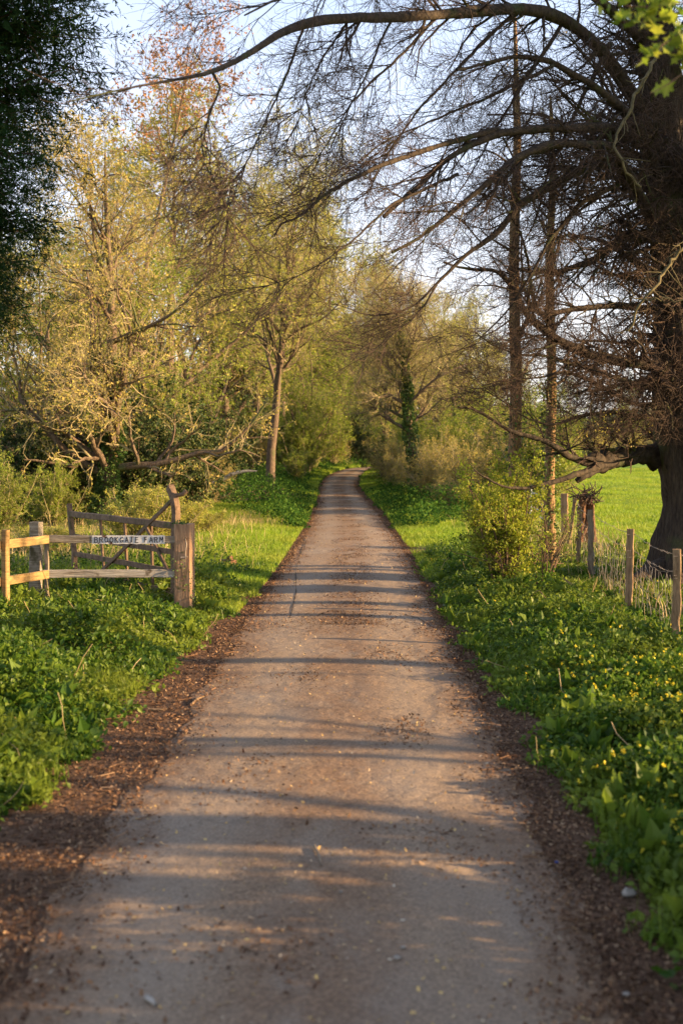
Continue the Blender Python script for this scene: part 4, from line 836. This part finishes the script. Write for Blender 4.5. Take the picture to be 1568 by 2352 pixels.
# new yellow timber fence at the left border
nf = empty('new_fence', (-4.2, 13.8, 0), 'new yellow timber fence with two rails at the left border', 'fence')
for zz in (.965, .53):
    m = MB(); beam(m, (-3.66, 14.93, zz), (-5.5, 10.6, zz+.0), .04, .105, 0, rng, .001, 8); m.build('rail', [M['wood_new']], nf)
m = MB(); beam(m, (-3.955, 14.1, -.1), (-3.955, 14.1, 1.14), .075, .075, 0, rng, .001, 6, upv=(.4, 1, 0)); m.build('post', [M['wood_new']], nf)
m = MB(); beam(m, (-4.85, 12.1, -.1), (-4.85, 12.1, 1.14), .075, .075, 0, rng, .001, 6, upv=(.4, 1, 0)); m.build('post', [M['wood_new']], nf)

# ---------------------------------------------------------------- wire fence on the right
posts = [(3.49, 12.46, 1.05, .085, 'stake', .00, 'square timber stake nearest the camera on the wire fence', 0), (3.57, 14.87, 1.10, .09, 'stake', .02, 'second fence stake, fresh brown timber leaning slightly left', 1), (3.93, 18.85, 1.13, .085, 'stake_grey', -.03, 'third fence stake, split grey timber', 2), (4.03, 20.4, 1.1, .075, 'stake_grey', .04, 'fourth fence stake, grey and leaning right at its top', 3), (4.62, 24.3, 1.1, .07, 'stake', .17, 'sunlit pale stake leaning strongly beside the dead stump', 4)]
PT = []
for X, Y, Z, w, mt, ln, lab, k in posts:
    o = empty('fence_stake', (X, Y, gz(X, Y)), lab, 'fence post', 'stakes of the wire fence'); m = MB()
    beam(m, (X-ln*.3, Y, -.1), (X+ln*.7, Y, Z), w, w*.95, 0, rng, .008 if mt == 'stake_grey' or k == 0 else .004, 12, upv=(.25, 1, 0)); m.build('shaft', [M[mt]], o)
    for zz in (Z-.07, Z-.27, .75): m = MB(); tubes(m, [[X+ln*.6-w*.56, Y-w*.56, zz], [X+ln*.6+w*.58, Y-w*.42, zz+.004]], [.0022, .0022], 4); m.build('wire_tie', [M['wire']], o)
    PT.append((X+ln*.6, Y, Z))
wf = empty('wire_fence', (3.6, 14, 0), 'barbed wire and sheep netting strung between the timber stakes', 'wire fence')
ends = [(3.3, 8.5, 1.02)]+PT
for dz, nm in ((-.06, 'barbed_wire'), (-.26, 'barbed_wire')):
    m = MB()
    for a, b in zip(ends[:-1], ends[1:]):
        a = np.array(a); b = np.array(b); t = np.linspace(0, 1, 22)[:, None]; q = a*(1-t)+b*t; q[:, 2] += dz-.05*4*(t*(1-t))[:, 0]; q[:, 0] += .05
        q[1:-1] += rng.normal(0, .006, (20, 3)); tubes(m, q, np.full(22, .0026), 4)
        nb_ = int(np.linalg.norm(b-a)/.1); tt = np.linspace(0, 1, nb_)[:, None]; c = np.stack([np.interp(tt[:, 0], t[:, 0], q[:, k]) for k in range(3)], 1)
        for sg_ in (1, -1):
            dd = nrm(rng.standard_normal((nb_, 3)))*.016; tubes(m, np.stack([c-dd, c+dd], 1), np.full((nb_, 2), .0017), 3)
    m.build(nm, [M['wire']], wf)
m = MB()
for a, b in zip(ends[:4], ends[1:5]):
    a = np.array(a); b = np.array(b); L = np.linalg.norm(b-a)
    for hh in (.1, .28, .46, .63, .78):
        t = np.linspace(0, 1, 16)[:, None]; q = a*(1-t)+b*t; q[:, 2] = hh+.02*np.sin(t[:, 0]*9+hh*9)-.04*4*(t*(1-t))[:, 0]; q[:, 0] += .05; q[1:-1] += rng.normal(0, .008, (14, 3)); tubes(m, q, np.full(16, .0024), 3)
    nv = int(L/.15)
    for k in range(1, nv):
        t = k/nv; c = a*(1-t)+b*t; zz = np.linspace(.05, .76-.04*4*t*(1-t), 7); q = np.stack([c[0]+.05+rng.normal(0, .012, 7), c[1]+rng.normal(0, .014, 7), zz], 1); tubes(m, q, np.full(7, .0028), 3)
m.build('netting', [M['wire']], wf)

# dead stump, old brown post, in the fence line
st = empty('dead_stump', (5.0, 24.6, gz(5, 24.6)), 'gnarled dead stump crowned with dry tangled stems in the fence line', 'stump'); m = MB()
for a, b, r in (((4.86, 24.6, -.1), (4.95, 24.6, 1.05), .09), ((5.05, 24.7, -.1), (5.1, 24.7, 1.12), .1), ((5.2, 24.6, 0), (5.14, 24.6, .95), .06), ((4.75, 24.5, 0), (5.1, 24.5, .7), .05)):
    q, rr = resample([a, (np.array(a)+b)/2+rng.normal(0, .03, 3), b], 10, np.array([r*1.2, r*.8, r*.9])); tubes(m, q, rr, 9, 0, .12, rng)
m.build('stump', [M['rot']], st); m = MB(); n = 90; b = rng.normal(0, 1, (n, 3))*np.array([.12, .1, .05])+np.array([5.0, 24.5, 1.12]); d = rng.normal(0, 1, (n, 3)); d[:, 2] *= .4
pl = grow(rng, b, d, rng.uniform(.15, .4, n), 6, .35); tubes(m, pl, np.full((n, 6), .009), 4); m.build('dead_stems', [M['twig_dark']], st)
bp = empty('old_post', (4.95, 26.5, gz(4.95, 26.5)), 'short reddish brown post just behind the second slim trunk', 'post'); m = MB(); beam(m, (4.95, 26.5, -.1), (4.93, 26.5, 1.1), .16, .14, 0, rng, .006, 10, upv=(.2, 1, 0)); m.build('shaft', [M['wood_post']], bp)
# galvanised field gate
mg = empty('steel_gate', (5.15, 30, gz(5.15, 30)), 'galvanised steel field gate glimpsed between the two slim trunks', 'gate')
for zz in (1.08, .86, .64, .45, .28, .14):
    m = MB(); tubes(m, [[5.15, 30.1, zz+.02], [5.3, 36, zz+.02]], [.022, .022], 8); m.build('bar', [M['steel']], mg, True)
for gx_, gy_ in ((5.15, 30.1), (5.3, 36), (5.22, 33)): m = MB(); tubes(m, [[gx_, gy_, .1], [gx_, gy_, 1.1]], [.024, .024], 8); m.build('upright', [M['steel']], mg, True)
m = MB(); beam(m, (5.12, 29.85, -.1), (5.12, 29.85, 1.15), .15, .15, 0, rng, .004, 8, upv=(.1, 1, 0)); tag(m.build('gate_post', [M['wood_grey']], mg), 'pale grey gate post'); 

# ---------------------------------------------------------------- things lying about
lg = empty('log', (-1.98, 21.3, gz(-1.98, 21.3)), 'short rotten log with a red end on the grass beyond the gate post', 'log')
X0, Y0 = -1.95, 20.6; z0 = float(gz(X0, Y0)); lg.location = (X0, Y0, z0)
m = MB(); beam(m, (X0-.13, Y0+.25, z0+.05), (X0+.1, Y0-.1, z0+.07), .13, .09, 0, rng, .008, 9); beam(m, (X0+.0, Y0+.05, z0+.13), (X0+.06, Y0-.02, z0+.14), .06, .07, 0, rng, .006, 5); m.build('log_body', [M['rot']], lg)
m = MB(); n = 9000; x = rng.normal(0, 1, n); y = rng.normal(0, 1, n); mx_, my_ = -3.15, 46.0; x = mx_+x*.75; y = my_+y*1.6-.6*(x-mx_); hz_ = .42*np.exp(-((x-mx_)/1.1)**2-((y-my_+.6*(x-mx_))/2.2)**2)
leaves(m, rng, np.stack([x, y, gz(x, y)+hz_*rng.uniform(.5, 1, n)], 1), .11, CHIP, 0, up=1.5, jit=.5)
gx, gy = np.meshgrid(np.linspace(-2.2, 2.2, 24), np.linspace(-4, 4, 24)); hx = mx_+gx; hy = my_+gy; hh = .40*np.exp(-((hx-mx_)/1.1)**2-((hy-my_+.6*(hx-mx_))/2.2)**2)-.03; idx = np.arange(576).reshape(24, 24)
m.add(np.stack([hx, hy, gz(hx, hy)+hh], -1).reshape(-1, 3), np.stack([idx[:-1, :-1], idx[:-1, 1:], idx[1:, 1:], idx[1:, :-1]], -1).reshape(-1, 4), 0)
tag(m.build('compost_heap', [M['compost']]), 'low dark heap of rotting leaves on the left verge before the forked trunk', 'compost heap')
m = MB(); q, rr = resample([P(430, 1092, 38), P(470, 1112, 38), P(500, 1108, 38), P(530, 1090, 38), P(560, 1082, 38), P(590, 1082, 38)], 24, np.array([.02, .05, .06, .06, .05, .02])); tubes(m, q, rr, 8, 0, .06, rng)
tag(m.build('fallen_bough', [M['wood_pale']], None, True), 'pale fallen bough lying at the edge of the wood behind the bramble mound', 'branch')

def twig_thing(pts, r, lab, mat='stake', name='fallen_twig'):
    pts = np.array(pts, float); pts[:, 2] = on_ground(pts[:, 0], pts[:, 1])+r*.8+pts[:, 2]; q, rr = resample(pts, 12, np.linspace(1, .5, len(pts))*r); m = MB(); tubes(m, q, rr, 6, 0, .08, rng); tag(m.build(name, [M[mat]], None, True), lab, 'twig')
def gxy(x, y, z=0): Y = FV*CAMH/(y-HYV); return ((x-CXV)*Y/FV, Y, z)
twig_thing([gxy(440, 1622), gxy(452, 1612), gxy(470, 1606)], .012, 'curved pale twig on the left litter, beyond the straight pale one')
twig_thing([gxy(340, 1633), gxy(362, 1634), gxy(384, 1632)], .012, 'straight pale twig on the left litter strip')
twig_thing([gxy(722, 1965), gxy(734, 1990), gxy(738, 2010)], .009, 'small bent grey twig in the middle of the lane', 'stake_grey')
twig_thing([gxy(1335, 1952), gxy(1350, 1945), gxy(1358, 1932)], .008, 'bent pale twig on the right litter strip')
twig_thing([gxy(336, 2318), gxy(350, 2328), gxy(358, 2338)], .013, 'small pale curled bark piece at the bottom of the photo', 'wood_pale', 'bark_piece')
twig_thing([gxy(1430, 2110), gxy(1444, 2150), gxy(1460, 2190)], .004, 'thin pale stalk on the dark right edge of the lane')
twig_thing([(2.35, 15.2, .12), (2.45, 14.9, .3), (2.5, 14.6, .2)], .007, 'bleached bent stalk arching over the right verge herbs')
twig_thing([(3.0, 15.6, .25), (2.85, 15.7, .38), (3.1, 15.4, .2), (3.25, 15.2, .1)], .006, 'bleached arching bramble stalk near the brown stake')

def stone_thing(x, y, s, lab, mat='stone', name='stone', flat=.6):
    X, Y, _ = gxy(x, y); z = float(on_ground(np.array(X), np.array(Y))); m = MB(); nu, nv = 10, 7; V = []
    for i in range(nv):
        ph = PI*i/(nv-1)
        for j in range(nu): th = 2*PI*j/nu; rr = s*(1+.18*math.sin(3*th+x)+.12*math.sin(5*ph+y)); V.append([X+rr*math.sin(ph)*math.cos(th), Y+rr*.8*math.sin(ph)*math.sin(th), z+s*flat*.6+rr*flat*math.cos(ph)])
    m.add(V, [[i*nu+j, i*nu+(j+1) % nu, (i+1)*nu+(j+1) % nu, (i+1)*nu+j] for i in range(nv-1) for j in range(nu)], 0); tag(m.build(name, [M[mat]], None, True), lab, name.replace('_', ' '))
stone_thing(1441, 2060, .035, 'pinkish grey stone at the edge of the right herbs')
stone_thing(322, 1948, .017, 'small white stone on the left litter')
stone_thing(783, 2070, .009, 'tiny white stone in the middle of the lane')
stone_thing(912, 2225, .016, 'white pebble at the bottom right of the lane centre')
stone_thing(925, 2200, .012, 'white pebble just beyond the larger bottom one')
stone_thing(1437, 2290, .016, 'yellowish pebble in the dark lower right corner')
stone_thing(1279, 1987, .013, 'scrap of blue plastic in the right litter strip', 'blue', 'plastic_scrap', .35)

# ---------------------------------------------------------------- far background
mb = MB(); rng = np.random.default_rng(300)
for (x0, x1, Y, h, n) in ((-60, 700, 190, 9, 26000), (1000, 1640, 150, 5.5, 22000), (650, 1050, 150, 13, 16000)):
    x = rng.uniform(x0, x1, n); Yv = Y+rng.normal(0, 4, n); X = (x-CXV)*Yv/FV; top = h*(1+.3*wav(X, X*0, 9, 4)+.15*wav(X, X*0, 3, 5)); z = gz(X, Yv)+top*rng.uniform(0, 1, n)**.8
    leaves(mb, rng, np.stack([X, Yv, z], 1), .75, LEAF, 0, jit=.5)
tag(mb.build('far_wood', [M['far_wood']]), 'far wood closing the view behind the meadow and the left trees', 'wood', kind='stuff')

# unseen trees right of the frame; the low sun rakes their shade over the lane
ev = make_tree('shade_tree', 400, 13.5, .2, 26, 12, 10, 0, 50000, .16, M['bark_old'], M['twig_dark'], M['holly'], 'unseen evergreen added right of the camera, its high crown shading the conifer', t0=.68, ang=(60, 95), lenf=.27)
ev.location = (13.5, 10.2, 0)  # evergreens added out of view; high crowns shade conifer and old tree
copy_thing(ev, (13, 14.0, 0), 4, 1, 'unseen evergreen added in front of the old tree, its high crown shading the boughs')
copy_thing(ev, (14.5, 18.5, 0), 2, 1, 'unseen evergreen added right of the old tree, its high crown shading the trunk')
sl = make_tree('slim_bare_tree', 401, 9, .1, 9, 5, 4, 0, 0, .1, M['bark'], M['twig'], M['lit_gold'], 'slim bare tree in the field right of the camera', t0=.3, ang=(30, 60), lenf=.3, group='slim bare trees right of the camera')
sl.location = (9.5, 6.9, 0)
for X, Y, rz, sc in ((10.5, 4.1, 1, 1.3), (13, 4.9, 1.7, 1.6), (7.5, 5.3, 5.1, .8), (8.5, 5.2, 2, 1.5), (12, 6.6, 3, .9), (10, 9.7, 4, .5), (9, 13.4, 5, 1.5), (16, 8.0, 3, .6)):
    copy_thing(sl, (X, Y, 0), rz, sc, 'slim bare tree in the field right of the camera', 'slim bare trees right of the camera')
copy_thing(hol, (4.6, 3.0, 0), 1, (.9, .9, .8), 'unseen holly bush added right of the camera to darken the foreground', 'unseen holly bushes added to shade the foreground')  # unseen bushes added to keep the foreground and right verge in shade
copy_thing(hol, (3.5, 4.5, 0), 3, (.65, .65, .5), 'unseen holly bush added right of the camera to darken the foreground', 'unseen holly bushes added to shade the foreground')
copy_thing(hol, (6.5, 2.2, 0), 2, .9, 'unseen holly bush added right of the camera to darken the foreground', 'unseen holly bushes added to shade the foreground')

# ---------------------------------------------------------------- light, sky, camera
SUN_EL, SUN_AZ = math.radians(15), math.radians(98)      # azimuth clockwise from +Y
sd = np.array([math.sin(SUN_AZ)*math.cos(SUN_EL), math.cos(SUN_AZ)*math.cos(SUN_EL), math.sin(SUN_EL)])
sun = bpy.data.lights.new('sun', 'SUN'); sun.energy = 5.0; sun.angle = math.radians(.55); sun.color = (1, .68, .35)
so = bpy.data.objects.new('sun', sun); COL.objects.link(so)
from mathutils import Vector
so.rotation_euler = Vector(sd).to_track_quat('Z', 'Y').to_euler()
w = bpy.data.worlds.new('World'); scene.world = w; w.use_nodes = True; nt = w.node_tree; nt.nodes.clear()
sky = nt.nodes.new('ShaderNodeTexSky'); sky.sky_type = 'NISHITA'; sky.sun_disc = False; sky.sun_elevation = SUN_EL; sky.sun_rotation = SUN_AZ; sky.air_density = 1.0; sky.dust_density = 1.2; sky.ozone_density = 1.3
bg = nt.nodes.new('ShaderNodeBackground'); bg.inputs[1].default_value = .15; o = nt.nodes.new('ShaderNodeOutputWorld'); bg.inputs[1].default_value = 1.0
# the physical sky seen through a thin high veil of cloud
N_ = nt.nodes; tc = N_.new('ShaderNodeTexCoord'); sx = N_.new('ShaderNodeSeparateXYZ'); nt.links.new(tc.outputs['Generated'], sx.inputs[0])
rv = ramp(N_, [(0, (.45, .405, .415)), (.12, (.42, .395, .43)), (.35, (.275, .315, .41)), (1, (.11, .135, .205))]); nt.links.new(sx.outputs[2], rv.inputs[0])
sc_ = N_.new('ShaderNodeMix'); sc_.data_type = 'RGBA'; sc_.blend_type = 'MULTIPLY'; sc_.inputs[0].default_value = 1; sc_.inputs[7].default_value = (.15, .15, .15, 1); nt.links.new(sky.outputs[0], sc_.inputs[6])
cn = N_.new('ShaderNodeTexNoise'); cn.inputs['Scale'].default_value = 2.2; cn.inputs['Detail'].default_value = 5; nt.links.new(tc.outputs['Generated'], cn.inputs['Vector'])
cm = N_.new('ShaderNodeMapRange'); cm.inputs[1].default_value = .3; cm.inputs[2].default_value = .7; cm.inputs[3].default_value = .66; cm.inputs[4].default_value = .85; nt.links.new(cn.outputs[0], cm.inputs[0])
mx_ = N_.new('ShaderNodeMix'); mx_.data_type = 'RGBA'; nt.links.new(cm.outputs[0], mx_.inputs[0]); nt.links.new(sc_.outputs[2], mx_.inputs[6]); nt.links.new(rv.outputs[0], mx_.inputs[7])
nt.links.new(mx_.outputs[2], bg.inputs[0]); nt.links.new(bg.outputs[0], o.inputs[0])

cam = bpy.data.cameras.new('camera'); co = bpy.data.objects.new('camera', cam); COL.objects.link(co); scene.camera = co
cam.sensor_fit = 'VERTICAL'; cam.sensor_height = 36; cam.sensor_width = 24; cam.lens = FV/2352*36; cam.clip_end = 3000
co.location = (0, 0, CAMH); co.rotation_euler = (PI/2, 0, 0); cam.shift_y = (HYV-1176)/2352
cam.dof.use_dof = True; cam.dof.focus_distance = 16.5; cam.dof.aperture_fstop = 2.0
scene.view_settings.view_transform = 'Standard'; scene.view_settings.look = 'None'; scene.view_settings.gamma = 1; scene.view_settings.exposure = 1.74
scene.cycles.use_denoising = True; scene.cycles.max_bounces = 6; scene.cycles.diffuse_bounces = 3; scene.cycles.transparent_max_bounces = 4; scene.cycles.glossy_bounces = 2; scene.cycles.transmission_bounces = 3
scene.render.use_persistent_data = False
